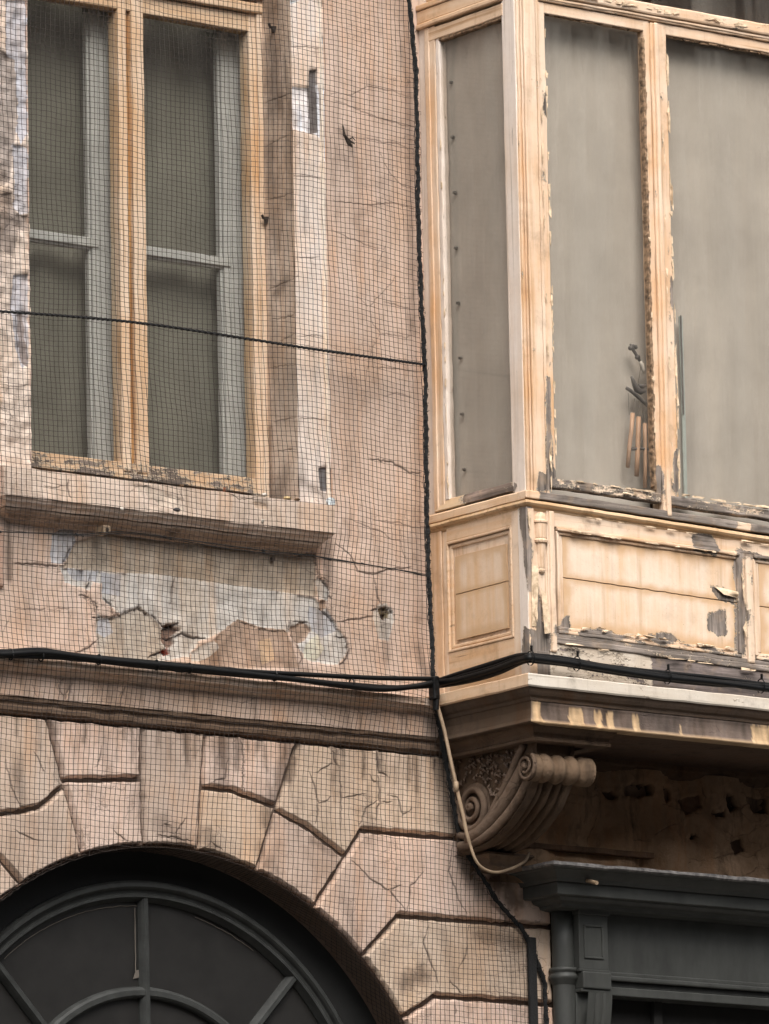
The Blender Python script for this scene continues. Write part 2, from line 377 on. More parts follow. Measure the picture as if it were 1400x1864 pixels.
def glass(name, tint=(.93, .95, .94), refl=1., rough=.02, dust=.12):
    m, nt, out = new_mat(name); N = NT(nt)
    lw = N.n('ShaderNodeLayerWeight'); lw.inputs['Blend'].default_value = .5; fr_ = N.math('ADD', N.math('MULTIPLY', N.math('POWER', lw.outputs['Facing'], 5.), .95), .045)
    tr = N.n('ShaderNodeBsdfTransparent'); tr.inputs[0].default_value = tuple(tint)+(1,)
    gl = N.n('ShaderNodeBsdfGlossy'); gl.inputs['Roughness'].default_value = rough
    b = N.n('ShaderNodeBump'); b.inputs['Strength'].default_value = .05; b.inputs['Distance'].default_value = .002; N.set(b.inputs['Height'], N.noise(scale=4, detail=1)); N.set(gl.inputs['Normal'], b.outputs[0])
    df = N.n('ShaderNodeBsdfDiffuse'); df.inputs[0].default_value = (.5, .47, .42, 1)
    mx = N.n('ShaderNodeMixShader'); N.set(mx.inputs[0], N.math('MULTIPLY', fr_, refl)); nt.links.new(tr.outputs[0], mx.inputs[1]); nt.links.new(gl.outputs[0], mx.inputs[2])
    m2 = N.n('ShaderNodeMixShader'); N.set(m2.inputs[0], N.ramp(N.noise((9, 9, .7), scale=1.2, detail=4, rough=.7), .42, .78, .02, dust)); nt.links.new(mx.outputs[0], m2.inputs[1]); nt.links.new(df.outputs[0], m2.inputs[2])
    nt.links.new(m2.outputs[0], out.inputs['Surface']); return m
def cloth(name, col, weave=700., var=.12):
    m, nt, out = new_mat(name); N = NT(nt)
    a = N.noise(scale=3.5, detail=5); t = N.noise((1, 1, .25), scale=weave*.5, detail=1)
    c = N.mix(N.ramp(a, .3, .7), tuple(x*(1-var) for x in col), tuple(x*(1+var) for x in col)); c = N.mix(N.ramp(t, .3, .7, 0, .25), c, tuple(x*.7 for x in col))
    b = N.bsdf(out, c, .95, t, .2, .001, .1); return m

M = {}
CREAM, ORNG = (.73, .565, .425), (.60, .335, .155)
M['stucco'] = stucco('stucco', soot=.55)
M['stone_block'] = stucco('arch_stone', soot=.62, orn=.45)
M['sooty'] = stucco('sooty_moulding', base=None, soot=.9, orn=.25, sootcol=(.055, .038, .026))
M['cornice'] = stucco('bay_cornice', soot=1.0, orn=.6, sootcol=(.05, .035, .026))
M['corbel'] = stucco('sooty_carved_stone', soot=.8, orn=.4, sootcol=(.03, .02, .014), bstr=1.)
M['rough'] = stucco('rough_masonry', soot=.9, orn=.5, sootcol=(.035, .022, .014), bstr=1.)
M['paint_v'] = paint('cream_paint_upright', CREAM, ORNG, axis=2, dirt=.5)
M['paint_x'] = paint('cream_paint_lengthwise', CREAM, ORNG, axis=0, dirt=.5)
M['paint_y'] = paint('cream_paint_crosswise', (.69, .505, .35), ORNG, axis=1, dirt=.5)
M['paint_pale'] = paint('pale_pink_paint', (.76, .66, .58), (.68, .53, .41), axis=2, dirt=.15)
M['paint_win_v'] = paint('ochre_paint_upright', (.72, .56, .42), (.60, .34, .15), axis=2, wood=(.16, .12, .09))
M['paint_win_x'] = paint('ochre_paint_lengthwise', (.64, .47, .32), (.52, .29, .13), axis=0, wood=(.14, .11, .09))
M['rusty_v'] = paint('rust_stained_paint', (.50, .29, .12), (.34, .15, .05), axis=2, wood=(.16, .12, .09), dirt=.6)
M['flake'] = plain('paint_flake', (.55, .39, .24), .7, .4, 30, .2, col2=(.66, .51, .36))
M['flake_brown'] = plain('old_putty', (.10, .064, .040), .85, .7, 45, .5, col2=(.25, .16, .095))
M['fan_glass'] = plain('grimy_dark_glass', (.014, .013, .012), .38, .35, 6, .08, .5); M['glass'] = glass('window_glass', (.97, .96, .945), .9); M['glass_net'] = glass('old_glass', (.95, .95, .93), .40, .05, .045)
M['blind'] = cloth('grey_blind_cloth', (.46, .42, .37)); M['curtain_olive'] = cloth('olive_curtain', (.18, .172, .148), 300, .2)
M['grey_sash'] = plain('grey_inner_sash', (.45, .445, .44), .6, .12, 12)
M['dark_paint'] = plain('charcoal_paint', (.044, .045, .041), .5, .3, 9, .2, .35, sc3=(1, 1, .4))
M['fan_paint'] = plain('black_grey_paint', (.028, .029, .0275), .6, .35, 14, .2, .25)
M['fan_board'] = plain('blackened_board', (.008, .008, .0075), .8, .3, 9)
M['lead'] = plain('lead_flashing', (.05, .046, .045), .6, .7, 35, .8, .5, col2=(.13, .12, .115))
M['black_rubber'] = plain('black_cable_sheath', (.004, .004, .0042), .5, .3, 40, .1, .2)
M['net'] = plain('net_twine', (.030, .021, .017), .8, .3, 60); M['rope'] = plain('black_rope', (.008, .0075, .0075), .85, .5, 120, .6)
M['beige_cable'] = plain('beige_cable', (.30, .215, .14), .6, .35, 14); M['iron'] = plain('rusty_iron', (.035, .024, .018), .8, .5, 50)
M['dark'] = plain('dark_room', (.012, .011, .010), .9); M['room'] = plain('dim_room_plaster', (.07, .065, .06), .9)
M['chime_dark'] = plain('dark_wood', (.085, .075, .07), .6, .3, 40); M['chime_tube'] = plain('bamboo_brown', (.42, .26, .165), .5, .25, 12, sc3=(6, 6, .6)); M['string'] = plain('string', (.14, .12, .10), .9)
M['wand'] = plain('pale_plastic', (.40, .45, .42), .5, .1)
M['opp'] = plain('grey_brick', (.16, .14, .125), .9, .25, 3); M['asphalt'] = plain('asphalt', (.05, .05, .05), .9, .3, 60, .4); M['paving'] = plain('paving', (.22, .205, .185), .9, .25, 8)
M['paint_base'] = paint('worn_base_paint', (.60, .52, .43), (.44, .33, .23), axis=0, wood=(.13, .105, .095), dirt=.6)
M['nose_white'] = paint('chalky_white_paint', (.64, .58, .50), (.50, .42, .33), axis=0, dirt=.7)
M['fascia'] = stucco('weather_streaked_fascia', soot=.35, orn=.2)
M['side_board'] = paint('cream_side_board', (.70, .55, .42), (.62, .39, .21), axis=2, dirt=.35, chip=0., fine=.12)
M['bare_rail'] = paint('bare_weathered_rail', (.62, .47, .32), (.5, .3, .15), axis=1, wood=(.13, .095, .075), dirt=.4)
M['dirty_x'] = paint('grimy_cream_paint', (.66, .46, .28), (.46, .26, .11), axis=0, dirt=.85)
M['panel_board'] = paint('cream_panel_paint', (.74, .59, .46), (.64, .39, .20), axis=2, dirt=.2, chip=0., fine=.12)

# ------------------------------------------------------------------ setting
o = MB().add([(-200, -200, 0), (200, -200, 0), (200, 200, 0), (-200, 200, 0)], [[0, 1, 2, 3]]).build('road', M['asphalt'], origin=(0, 0, 0)); tag(o, kind='structure')
o = MB().box(-60, 60, -3.2, 0, 0.004, .13, 5., .01).build('pavement', M['paving'], origin=(0, 0, 0)); tag(o, kind='structure')

opp = thing('unseen_opposite_house', 'unseen plain grey brick house across the street, added to shade the low sky', 'house', (0, -27, 0))  # added out of view: cuts low sky light, tall enough to fill pane reflections
b = MB(); b.box(-45, 40, -32, -27, 0, 18.1, 5, .05); b.build('wall', M['opp'], opp); b = MB(); b.box(-45.5, 40.5, -32.5, -26.7, 18.1, 18.6, 5, .05); b.build('parapet', M['opp'], opp)
for fl in range(5):
    for i in range(24): b = MB(); b.box(-43+i*3.4, -41.7+i*3.4, -27.02, -26.95, 1.2+fl*3.2, 3.1+fl*3.2, 2, .02); b.build('window', M['fan_glass'], opp)

# ------------------------------------------------------------------ house wall
ACX, ACZ, AR = -1.101, 4.196, 1.339
XL, XR, ZT = -2.75, 3.1, 9.8
STUC = (.585, .44, .35); TAN = (.40, .325, .25); WHT = (.53, .485, .435); BLG = (.41, .395, .395); BRN = (.37, .26, .19); OCH = (.52, .36, .23); STN = (.44, .375, .305); HOLE = (.05, .025, .018)
house = thing('house_wall', 'cracked pink stucco house wall with moulded string course and rusticated arch', 'wall', (-.3, 0, .13))
house['label'] = 'cracked pink stucco house wall with moulded string course and rusticated arch stones'

STAIN += [([WY(*q) for q in L], r_, k_) for L, r_, k_ in (
    ([(400, 1335), (398, 1425)], .05, .6), ([(520, 1350), (500, 1440), (480, 1500)], .045, .6), ([(540, 1348), (520, 1420)], .02, .7), ([(430, 1340), (425, 1400)], .02, .5), ([(610, 1345), (600, 1420)], .02, .4), ([(685, 1350), (690, 1400)], .02, .6), ([(372, 1520), (385, 1545)], .05, .5), ([(560, 1530), (600, 1555)], .02, .5), ([(730, 1790), (765, 1775)], .05, .65), ([(250, 1400), (256, 1530)], .022, .5), ([(290, 1500), (340, 1545)], .05, .4), ([(90, 1310), (105, 1420)], .03, .45), ([(20, 1400), (40, 1470)], .03, .35), ([(180, 1330), (190, 1400)], .03, .3), ([(790, 1380), (815, 1500)], .05, .5), ([(840, 1580), (870, 1620)], .05, .6), ([(900, 1600), (930, 1640)], .07, .8), ([(860, 1700), (940, 1720)], .04, .5), ([(620, 1640), (640, 1700)], .03, .3), ([(800, 1700), (820, 1780)], .04, .3), ([(465, 1545), (500, 1590)], .04, .35), ([(140, 1420), (250, 1425)], .012, .4),
    ([(625, 240), (640, 275)], .03, .5), ([(600, 985), (597, 1060)], .03, .55), ([(16, 930), (16, 1050)], .02, .7), ([(700, 1115), (705, 1200)], .03, .4), ([(650, 300), (655, 480)], .04, .2), ([(742, 20), (755, 600)], .03, .3), ([(640, 700), (640, 860)], .05, .15), ([(380, 1215), (420, 1160)], .02, .35), ([(760, 1180), (780, 1240)], .03, .5), ([(530, 1215), (560, 1225)], .03, .5), ([(120, 1195), (280, 1212)], .012, .3), ([(240, 960), (420, 985), (570, 1010)], .014, .55), ([(40, 960), (140, 975)], .012, .35), ([(615, 60), (612, 400)], .02, .2), ([(530, 870), (600, 915)], .03, .5), ([(545, 300), (548, 430)], .012, .25), ([(330, 1222), (340, 1270)], .012, .5), ([(115, 1228), (105, 1275)], .02, .5))]
_rs = np.random.default_rng(21)
for _ in range(46): 
    a_ = _rs.uniform(0, 790); z_ = _rs.choice([6.155, 6.002, 5.99]); x_ = WY(a_, 1280)[0]; STAIN.append(([(x_, z_), (x_+_rs.normal(0, .004), z_-_rs.uniform(.03, .16))], _rs.uniform(.006, .016), _rs.uniform(.25, .6)))
R2 = lambda L: [WY(*q) for q in zpx(L, (450, 0), 2.545)]
R5 = lambda L: [WY(*q) for q in zpx(L, (450, 500), 2.8)]
RL = lambda L: [WY(*q) for q in zpx(L, (480, 860), 4.375)]
RA = lambda L: [WY(*q) for q in zpx(L, (100, 940), 4.375)]
RB = lambda L: [WY(*q) for q in zpx(L, (400, 960), 4.375)]
wall_cracks = [
    R2([(545, 120), (540, 240), (552, 400)]), R2([(395, 430), (480, 440), (560, 400), (700, 430), (760, 450)]),
    R2([(420, 470), (560, 530), (720, 580), (770, 590)]), R2([(540, 640), (700, 670), (745, 690)]), 
    R2([(620, 720), (660, 800), (720, 860), (780, 880)]), R2([(400, 930), (560, 950), (680, 940), (770, 970)]), R2([(400, 1070), (540, 1130), (640, 1160)]), 
    R2([(640, 1140), (600, 1230)]),
    R5([(560, 110), (620, 170), (690, 90), (760, 10)]), R5([(620, 170), (640, 250), (680, 300), (820, 320)]), R5([(700, 140), (850, 180)]), R5([(680, 300), (640, 370), (610, 500), (602, 620)]),
    (R5([(640, 940), (740, 960), (830, 1010), (880, 1010)]), .003, .006), R5([(700, 620), (760, 600), (830, 620)]),
    R5([(640, 470), (760, 480), (880, 500)]),
    RL([(700, 375), (850, 440), (960, 480), (1000, 530), (1130, 540)]), RL([(880, 380), (1060, 395), (1180, 440), (1270, 440)]), RL([(850, 240), (860, 440), (845, 700), (880, 830), (900, 900)]),
    (RL([(580, 575), (690, 650), (750, 790), (880, 815), (990, 770), (1160, 760)]), .0028, .006), RL([(1090, 450), (1100, 620), (1150, 740)]),
    (RB([(1225, 400), (1250, 500), (1270, 600), (1300, 615)]), .003, .006), (RB([(940, 750), (1060, 735), (1220, 710)]), .003, .005), RB([(1160, 975), (1250, 990), (1255, 870)]), RB([(1240, 980), (1230, 1100)]),
    RA([(0, 440), (60, 450)]), RA([(110, 730), (120, 850)]), (RA([(175, 1085), (260, 1050), (345, 985)]), .003, .006), *[(RA(L), wd, .014) for L, wd in (([(310, 805), (400, 800), (440, 812), (500, 790), (570, 765), (680, 720), (720, 770), (780, 780), (860, 860)], .0055), ([(860, 870), (920, 880), (990, 850)], .008), ([(870, 965), (940, 975), (1020, 930), (1100, 965), (1200, 970)], .0055), ([(760, 1115), (850, 1080), (900, 1090)], .005), ([(200, 630), (260, 640), (310, 690), (315, 760)], .004), ([(250, 620), (275, 540), (292, 470)], .004), ([(500, 80), (640, 88), (860, 97), (1000, 112), (1200, 140), (1390, 155)], .005), ([(180, 180), (120, 290), (60, 385)], .005), ([(930, 690), (935, 600), (960, 480)], .003), ([(470, 810), (450, 700), (380, 640)], .003))], *[(RB(L), wd, .012) for L, wd in (([(760, 225), (775, 320), (790, 390), (860, 470), (875, 560)], .005), ([(565, 750), (555, 830), (590, 900), (640, 980), (655, 1060)], .0045), ([(800, 650), (880, 720), (945, 820)], .005), ([(940, 870), (1010, 880), (1030, 980), (1010, 1050), (960, 1090)], .004), ([(600, 745), (720, 760)], .004), ([(150, 740), (290, 795), (420, 828), (545, 830)], .0035), ([(1220, 660), (1290, 640), (1360, 655), (1385, 700)], .006), ([(510, 130), (560, 190), (640, 215), (760, 215)], .005))], RA([(0, 740), (120, 735)]),
    (pxy([(150, 1088), (172, 1096), (180, 1110)]), .003, .006), pxy([(30, 1110), (60, 1108), (110, 1112)]), pxy([(85, 1085), (88, 1140)]), pxy([(5, 1150), (18, 1120)]),
    (pxy([(30, 1026), (70, 1028), (116, 1031)]), .004, .008), RB([(700, 340), (860, 420)])]
P_ = lambda L, c, d, r=.006: (pxy(L), c, d, r)
wall_patches = [
    P_([(110, 1032), (190, 1040), (300, 1045), (420, 1062), (530, 1078), (575, 1090), (601, 1115), (617, 1145), (632, 1165), (634, 1185), (615, 1210), (590, 1208), (565, 1202), (548, 1185), (532, 1150), (480, 1148), (440, 1130), (405, 1150), (362, 1168), (345, 1195), (300, 1202), (240, 1202), (182, 1180), (176, 1130), (180, 1100), (165, 1075), (120, 1060)], WHT, .007),
    P_([(120, 1034), (180, 1040), (175, 1060), (135, 1056)], BLG, .008), P_([(185, 1042), (222, 1045), (220, 1085), (187, 1080)], BLG, .0075, .003),
    P_([(140, 985), (180, 974), (230, 966), (330, 980), (420, 992), (575, 1012), (577, 1086), (480, 1072), (420, 1064), (300, 1046), (190, 1040), (116, 1032)], TAN, .010, .004),
    P_([(92, 1010), (96, 972), (118, 956), (133, 963), (139, 985), (128, 1010), (114, 1027), (94, 1024)], BLG, .006, .003),
    P_([(160, 1085), (172, 1060), (186, 1062), (186, 1090), (205, 1105), (222, 1120), (190, 1124), (178, 1115)], STUC, .001, .004),
    P_([(178, 1128), (212, 1124), (235, 1113), (255, 1104), (268, 1114), (288, 1130), (300, 1150), (303, 1185), (285, 1204), (182, 1204), (176, 1160)], STN, .012, .005),
    P_([(182, 1128), (200, 1125), (210, 1150), (192, 1160), (180, 1150)], BLG, .0125, .003),
    P_([(298, 1138), (318, 1134), (332, 1146), (316, 1158), (322, 1172), (306, 1182), (297, 1165)], (.20, .13, .10), .030, .004), P_([(296, 1184), (308, 1178), (312, 1190), (300, 1194)], (.22, .035, .02), .026, .002),
    P_([(400, 1152), (415, 1140), (435, 1126), (470, 1140), (520, 1146), (532, 1176), (546, 1216), (372, 1216), (356, 1198), (380, 1180)], BRN, .004, .004), P_([(470, 1168), (492, 1160), (500, 1200), (478, 1210)], OCH, .0035, .005),
    P_([(348, 1188), (372, 1172), (392, 1166), (400, 1180), (372, 1202), (350, 1204)], WHT, .004, .004),
    P_([(530, 1140), (555, 1130), (568, 1148), (556, 1166), (540, 1172), (528, 1156)], BRN, .014, .004), P_([(563, 1102), (600, 1116), (616, 1146), (588, 1160), (570, 1148), (562, 1122)], BLG, .0085, .004),
    P_([(556, 1172), (578, 1156), (592, 1180), (575, 1204), (552, 1198)], (.62, .57, .45), .006, .004), P_([(576, 1050), (590, 1056), (600, 1076), (598, 1092), (580, 1090)], WHT, .007, .003), P_([(582, 1094), (594, 1093), (594, 1108), (584, 1112)], BRN, .012, .002),
    P_([(680, 1112), (690, 1100), (706, 1098), (716, 1112), (717, 1134), (708, 1166), (690, 1162), (682, 1136)], WHT, .003, .005), P_([(690, 1108), (703, 1104), (712, 1114), (708, 1126), (694, 1124)], (.24, .19, .11), .016, .004), P_([(697, 1118), (706, 1117), (704, 1130), (698, 1129)], (.07, .05, .04), .03, .001)]
# the coat above the string course, with the window opening left out
relief('wall_face', [(XL, 6.17), (.45, 6.17), (.45, ZT), (-.45, ZT), (-.45, 6.90), (-1.764, 6.90), (-1.764, ZT), (XL, ZT)], on_y(0.), M['stucco'], house, .0115, wall_cracks, wall_patches, tint=STUC, wob=.004, wsc=4., coarse_out=(-2.15, .42, 6.1, 9.35), tintvar=.18)

# window surround: right and left architraves with their reveals
def RP(L, y=-.03): return [WY(a, b, y) for a, b in L]
ar_p = [(RP([(527, 158), (562, 160), (566, 150), (578, 150), (580, 166), (598, 166), (600, 240), (592, 262), (575, 244), (545, 238), (530, 236), (522, 244)]), (.74, .74, .78), .005, .004), (RP([(563, 128), (577, 126), (578, 160), (581, 240), (566, 244), (562, 170)]), (.14, .125, .12), .012, .003), (RP([(584, 160), (599, 164), (602, 290), (590, 292), (586, 240)]), (.74, .74, .78), .004, .003), (RP([(578, 0), (590, 0), (592, 12), (580, 14)]), (.3, .26, .23), .004, .003), (RP([(584, 68), (592, 68), (592, 80), (585, 80)]), (.5, .5, .5), .004, .002), (RP([(580, 852), (596, 850), (610, 856), (611, 890), (600, 896), (584, 892)]), (.15, .14, .14), .008, .003), (RP([(528, 0), (545, 0), (530, 8)]), (.5, .5, .5), .003, .002)]
ar_c = [RP([(470, 540), (530, 500)]), RP(zpx([(250, 10), (180, 50), (110, 80)], (450, 500), 2.8)), RP([(528, 85), (560, 86), (598, 92)]), RP([(530, 320), (560, 322), (600, 328)]), RP([(540, 612), (570, 610), (602, 614)]), RP([(540, 470), (580, 468)]), RP([(545, 760), (600, 766)])]
relief('window_surround', [(-.45, 6.95), (-.286, 6.95), (-.286, ZT), (-.45, ZT)], on_y(-.03), M['stucco'], house, .010, ar_c, ar_p, tint=(.72, .61, .53), wob=.003, wsc=6.)
b = MB(); b.box(-.2865, -.28, -.029, .004, 6.95, ZT, .05, .002); b.build('surround_edge', M['stucco'], house, .002, 8., tint=(.56, .40, .31))
bd = MB(); zz = np.arange(6.97, ZT, .03); bd.tube([(-.305+.001*math.sin(z*9), -.031, z) for z in zz], .0085, 8); bd.build('surround_bead', M['stucco'], house, .0015, 9., smooth=True, tint=(.80, .69, .58))
al_p = [(RP(L), c, d, r) for L, c, d, r in [([(12, 0), (50, 0), (50, 60), (46, 90), (52, 130), (52, 240), (40, 262), (30, 240), (34, 180), (10, 130)], (.50, .48, .50), .006, .007), ([(0, 90), (28, 110), (34, 180), (30, 240), (18, 330), (0, 340)], (.36, .30, .26), .010, .006), ([(24, 262), (52, 270), (53, 385), (40, 392), (26, 380), (26, 300)], (.52, .49, .50), .005, .006), ([(0, 352), (20, 350), (30, 390), (52, 392), (52, 420), (34, 420), (26, 470), (0, 450)], (.33, .27, .23), .008, .006), ([(24, 500), (52, 500), (53, 660), (40, 670), (30, 640), (20, 560)], (.49, .46, .47), .006, .006), ([(30, 570), (44, 566), (50, 640), (52, 668), (40, 660)], (.30, .25, .23), .009, .004)]]
relief('window_surround', [(-1.93, 6.95), (-1.742, 6.95), (-1.742, ZT), (-1.93, ZT)], on_y(-.03), M['stucco'], house, .010, [RP([(0, 700), (30, 704), (56, 700)])], al_p, tint=(.68, .56, .47), wob=.012, wsc=24., fine=.005, tintvar=.3)
b = MB(); b.box(-1.7455, -1.739, -.028, .19, 6.95, ZT, .05, .002); b.box(-1.934, -1.9305, -.029, .004, 6.95, ZT, .06, .001); b.build('surround_edge', M['stucco'], house, .003, 14., tint=(.56, .42, .35))
rv_c = [[WX(*q, -.4515) for q in zpx(L, (450, 0), 2.545)] for L in ([(215, 425), (150, 450), (80, 475)], [(200, 620), (140, 650), (85, 680)], [(215, 890), (150, 915), (90, 925)])]+[[WX(*q, -.4515) for q in zpx(L, (450, 500), 2.8)] for L in ([(250, 15), (190, 40), (110, 75)], [(250, 200), (180, 220), (125, 230)], [(245, 460), (170, 465), (112, 480)], [(245, 300), (170, 340)], [(240, 730), (140, 750)], [(250, 890), (160, 900)])]
relief('window_reveal', [(-.03, 6.95), (.185, 6.95), (.185, ZT), (-.03, ZT)], lambda u, v, h: np.c_[-.4512-h, u, v], M['stone_block'], house, .010, rv_c, [], tint=(.62, .49, .39), wob=.005, wsc=8., tintvar=.35, stains=[([(.11, 9.2), (.08, 8.65)], .09, .6), ([(.13, 8.45), (.10, 8.05)], .06, .45), ([(.14, 7.95), (.13, 7.5)], .04, .35), ([(.17, 7.3), (.16, 7.0)], .03, .6), ([(.0, 8.9), (-.01, 8.2)], .03, .35), ([(.05, 7.1), (.1, 7.02)], .06, .5), ([(.10, 7.85), (.03, 7.9)], .03, .5)])

# sill
sl = MB(); sl.sweep([(-1.925, .17), (-1.925, -.110), (-.335, -.110), (-.335, .17)], [(0, 6.955), (0, 6.838), (-.006, 6.832), (-.010, 6.824), (-.022, 6.816), (-.028, 6.806), (-.125, 6.80), (-.125, 6.965)], .035)
# its own normals: sweep to the left of travel
sl.build('window_sill', M['stucco'], house, .005, 11., tint=(.62, .49, .40))
sm = MB(); sm.sweep([(-1.895, .02), (-1.895, -.075), (-.37, -.075), (-.37, .02)], [(0, 6.802), (-.004, 6.794), (-.014, 6.786), (-.03, 6.780), (-.035, 6.772), (-.05, 6.768), (-.06, 6.760), (-.0749, 6.756), (-.0749, 6.802)], .04)
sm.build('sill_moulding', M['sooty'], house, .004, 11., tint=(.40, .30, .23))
ap = MB(); ap.box(-1.885, -1.868, -.018, .004, 6.50, 6.735, .05, .003); ap.box(-1.97, -1.868, -.012, .006, 6.495, 6.515, .04, .003); ap.build('apron_strip', M['stucco'], house, .003, 12., tint=(.42, .28, .21))

# string course
def noisy_prof(p): return p
sc_ = MB(); sc_.sweep([(XL, 0), (.30, 0)], [(-.02, 6.225), (.10, 6.214), (.106, 6.205), (.104, 6.184), (.088, 6.178), (.082, 6.168), (.07, 6.163), (.056, 6.162), (.052, 6.155), (-.02, 6.15)], .03)
sc_.build('string_course', M['stucco'], house, .0045, 9., tint=(.58, .445, .35))
sc_ = MB(); sc_.sweep([(XL, 0), (.30, 0)], [(-.02, 6.158), (.047, 6.156), (.047, 6.066), (-.02, 6.062)], .03)
sc_.build('string_fascia', M['stucco'], house, .0035, 8., tint=(.54, .385, .28))
RF = lambda L, y: [WY(*q, y) for q in zpx(L, (0, 874), 2.564)]
relief('string_fascia', [(XL, 6.067), (.30, 6.067), (.30, 6.155), (XL, 6.155)], on_y(-.051), M['stucco'], house, .011, [(RF([(322, 830), (300, 900), (270, 960), (295, 1010)], -.05), .006, .010), (RF([(330, 955), (318, 1000), (308, 1035)], -.05), .006, .01), (RF([(580, 970), (562, 1010), (558, 1045)], -.05), .004, .008), RF([(1200, 1005), (1165, 1030), (1130, 1040)], -.05), RF([(250, 920), (280, 950)], -.05), RF([(150, 950), (170, 1010)], -.05), pxy([(575, 1290), (590, 1310)], -.05), pxy([(640, 1285), (660, 1300), (700, 1296)], -.05), pxy([(740, 1310), (745, 1335)], -.05)], [], tint=(.53, .395, .31), wob=.004, wsc=9., tintvar=.2, coarse_out=(-2.1, .3, 6, 7))
SLp = [(RF(L, -.113), c, d, .004) for L, c, d in [([(620, 20), (690, 30), (740, 50), (850, 90), (860, 150), (800, 130), (700, 110), (640, 60)], (.62, .50, .40), .003), ([(690, 100), (735, 105), (730, 128), (695, 122)], (.30, .19, .12), .006), ([(1180, 100), (1240, 110), (1250, 140), (1190, 130)], (.52, .38, .28), .004)]]
relief('sill_face', [(-1.923, 6.841), (-.337, 6.841), (-.337, 6.953), (-1.923, 6.953)], on_y(-.115), M['stucco'], house, .010, [(RF([(320, 0), (312, 40), (325, 85)], -.113), .003, .006), RF([(210, 30), (260, 34), (300, 28)], -.113), RF([(600, 60), (640, 30), (700, 25)], -.113), RF([(840, 60), (860, 100), (835, 130)], -.113), RF([(1060, 60), (1120, 90), (1200, 85)], -.113)], SLp, tint=(.61, .48, .385), wob=.004, wsc=9., tintvar=.15)
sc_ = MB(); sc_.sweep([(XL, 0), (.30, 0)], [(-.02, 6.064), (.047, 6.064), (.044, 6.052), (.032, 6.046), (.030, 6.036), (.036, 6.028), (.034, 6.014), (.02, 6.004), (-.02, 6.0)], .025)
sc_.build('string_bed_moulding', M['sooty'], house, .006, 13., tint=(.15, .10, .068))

# arch stones
def RZ(a): return (ACX+AR*math.cos(a), ACZ+AR*math.sin(a))
def ang(p): return math.atan2(p[1]-ACZ, p[0]-ACX)
J = {k: [WY(*q) for q in v] for k, v in dict(j0=[(35, 1610), (0, 1540)], j1=[(147, 1557), (111, 1435), (79, 1300)], j3=[(257, 1546), (257, 1420), (252, 1315)], j4=[(357, 1553), (363, 1440), (370, 1325)], j6=[(464, 1580), (503, 1470), (538, 1345)], j8=[(568, 1651), (655, 1512), (815, 1523)], j9=[(655, 1741), (722, 1667), (900, 1680)], j10=[(727, 1853), (790, 1814), (890, 1820)], j2=[(118, 1421), (255, 1418)], j5=[(364, 1434), (420, 1440), (500, 1470)], j7=[(503, 1478), (560, 1510), (618, 1555)], j0b=[(0, 1488), (35, 1478), (70, 1468), (105, 1438)]).items()}
A_ = {k: ang(v[0]) for k, v in J.items()}
def arc(a0, a1, n=14): return [RZ(a0+(a1-a0)*i/n) for i in range(n+1)]
def on_line(p, q, z): t = (z-p[1])/(q[1]-p[1]); return (p[0]+(q[0]-p[0])*t, z)
ZS = 6.004
top = lambda k: on_line(J[k][0], J[k][2], ZS)
def isect(k, p, q):   # joint line k with line p-q
    a, b = np.array(J[k][0]), np.array(J[k][-1] if k in ('j1', 'j3', 'j4', 'j6') else J[k][1]); p, q = np.array(p), np.array(q)
    m = np.array([b-a, p-q]).T; t = np.linalg.solve(m, p-a); return tuple(a+(b-a)*t[0])
z8, z9, z10 = J['j8'][1][1], J['j9'][1][1], J['j10'][1][1]
mir = lambda L: [(2*ACX-x, z) for x, z in L][::-1]
XB = .80
blk = {}
blk['key'] = arc(A_['j3'], A_['j4'])+[top('j4'), top('j3')]
j2a, j2b = isect('j1', *J['j2']), isect('j3', *J['j2'])
blk['v2l'] = arc(A_['j1'], A_['j3'])+[j2b, j2a]; blk['v2u'] = [j2a, j2b, top('j3'), top('j1')]
j5a, j5c = isect('j4', J['j5'][0], J['j5'][1]), isect('j6', J['j5'][1], J['j5'][2])
blk['v4l'] = arc(A_['j4'], A_['j6'])+[j5c, J['j5'][1], j5a]; blk['v4u'] = [j5a, J['j5'][1], j5c, top('j6'), top('j4')]
j7a, j7c = isect('j6', J['j7'][0], J['j7'][1]), isect('j8', J['j7'][1], J['j7'][2])
blk['v5l'] = arc(A_['j6'], A_['j8'])+[j7c, J['j7'][1], j7a]
blk['v5u'] = [j7a, J['j7'][1], j7c, J['j8'][1], (.37, z8), (.37, ZS), top('j6')]
blk['v6'] = arc(A_['j8'], A_['j9'])+[J['j9'][1], (XB, z9), (XB, z8), J['j8'][1]]
blk['v7'] = arc(A_['j9'], A_['j10'])+[J['j10'][1], (XB, z10), (XB, z9), J['j9'][1]]
zb = ACZ
blk['v8'] = arc(A_['j10'], .02)+[(XB, RZ(.02)[1]), (XB, z10), J['j10'][1]]
j0t = (2*ACX-J['j8'][1][0], z8)
j0a = RZ(A_['j0'])
blk['v1l'] = arc(A_['j0'], A_['j1'])+[isect('j1', J['j0b'][2], J['j0b'][3]), J['j0b'][2], J['j0b'][1], (j0t[0]-.02, J['j0b'][0][1]-.0), ]
blk['v1u'] = [J['j0b'][1], J['j0b'][2], isect('j1', J['j0b'][2], J['j0b'][3]), top('j1'), (XL, ZS), (XL, z8), j0t, (j0t[0]-.02, J['j0b'][0][1])]
blk['v1l'] = arc(A_['j0'], A_['j1'])+[isect('j1', J['j0b'][2], J['j0b'][3]), J['j0b'][2], J['j0b'][1], (j0t[0]-.005, J['j0b'][0][1]-.02)]
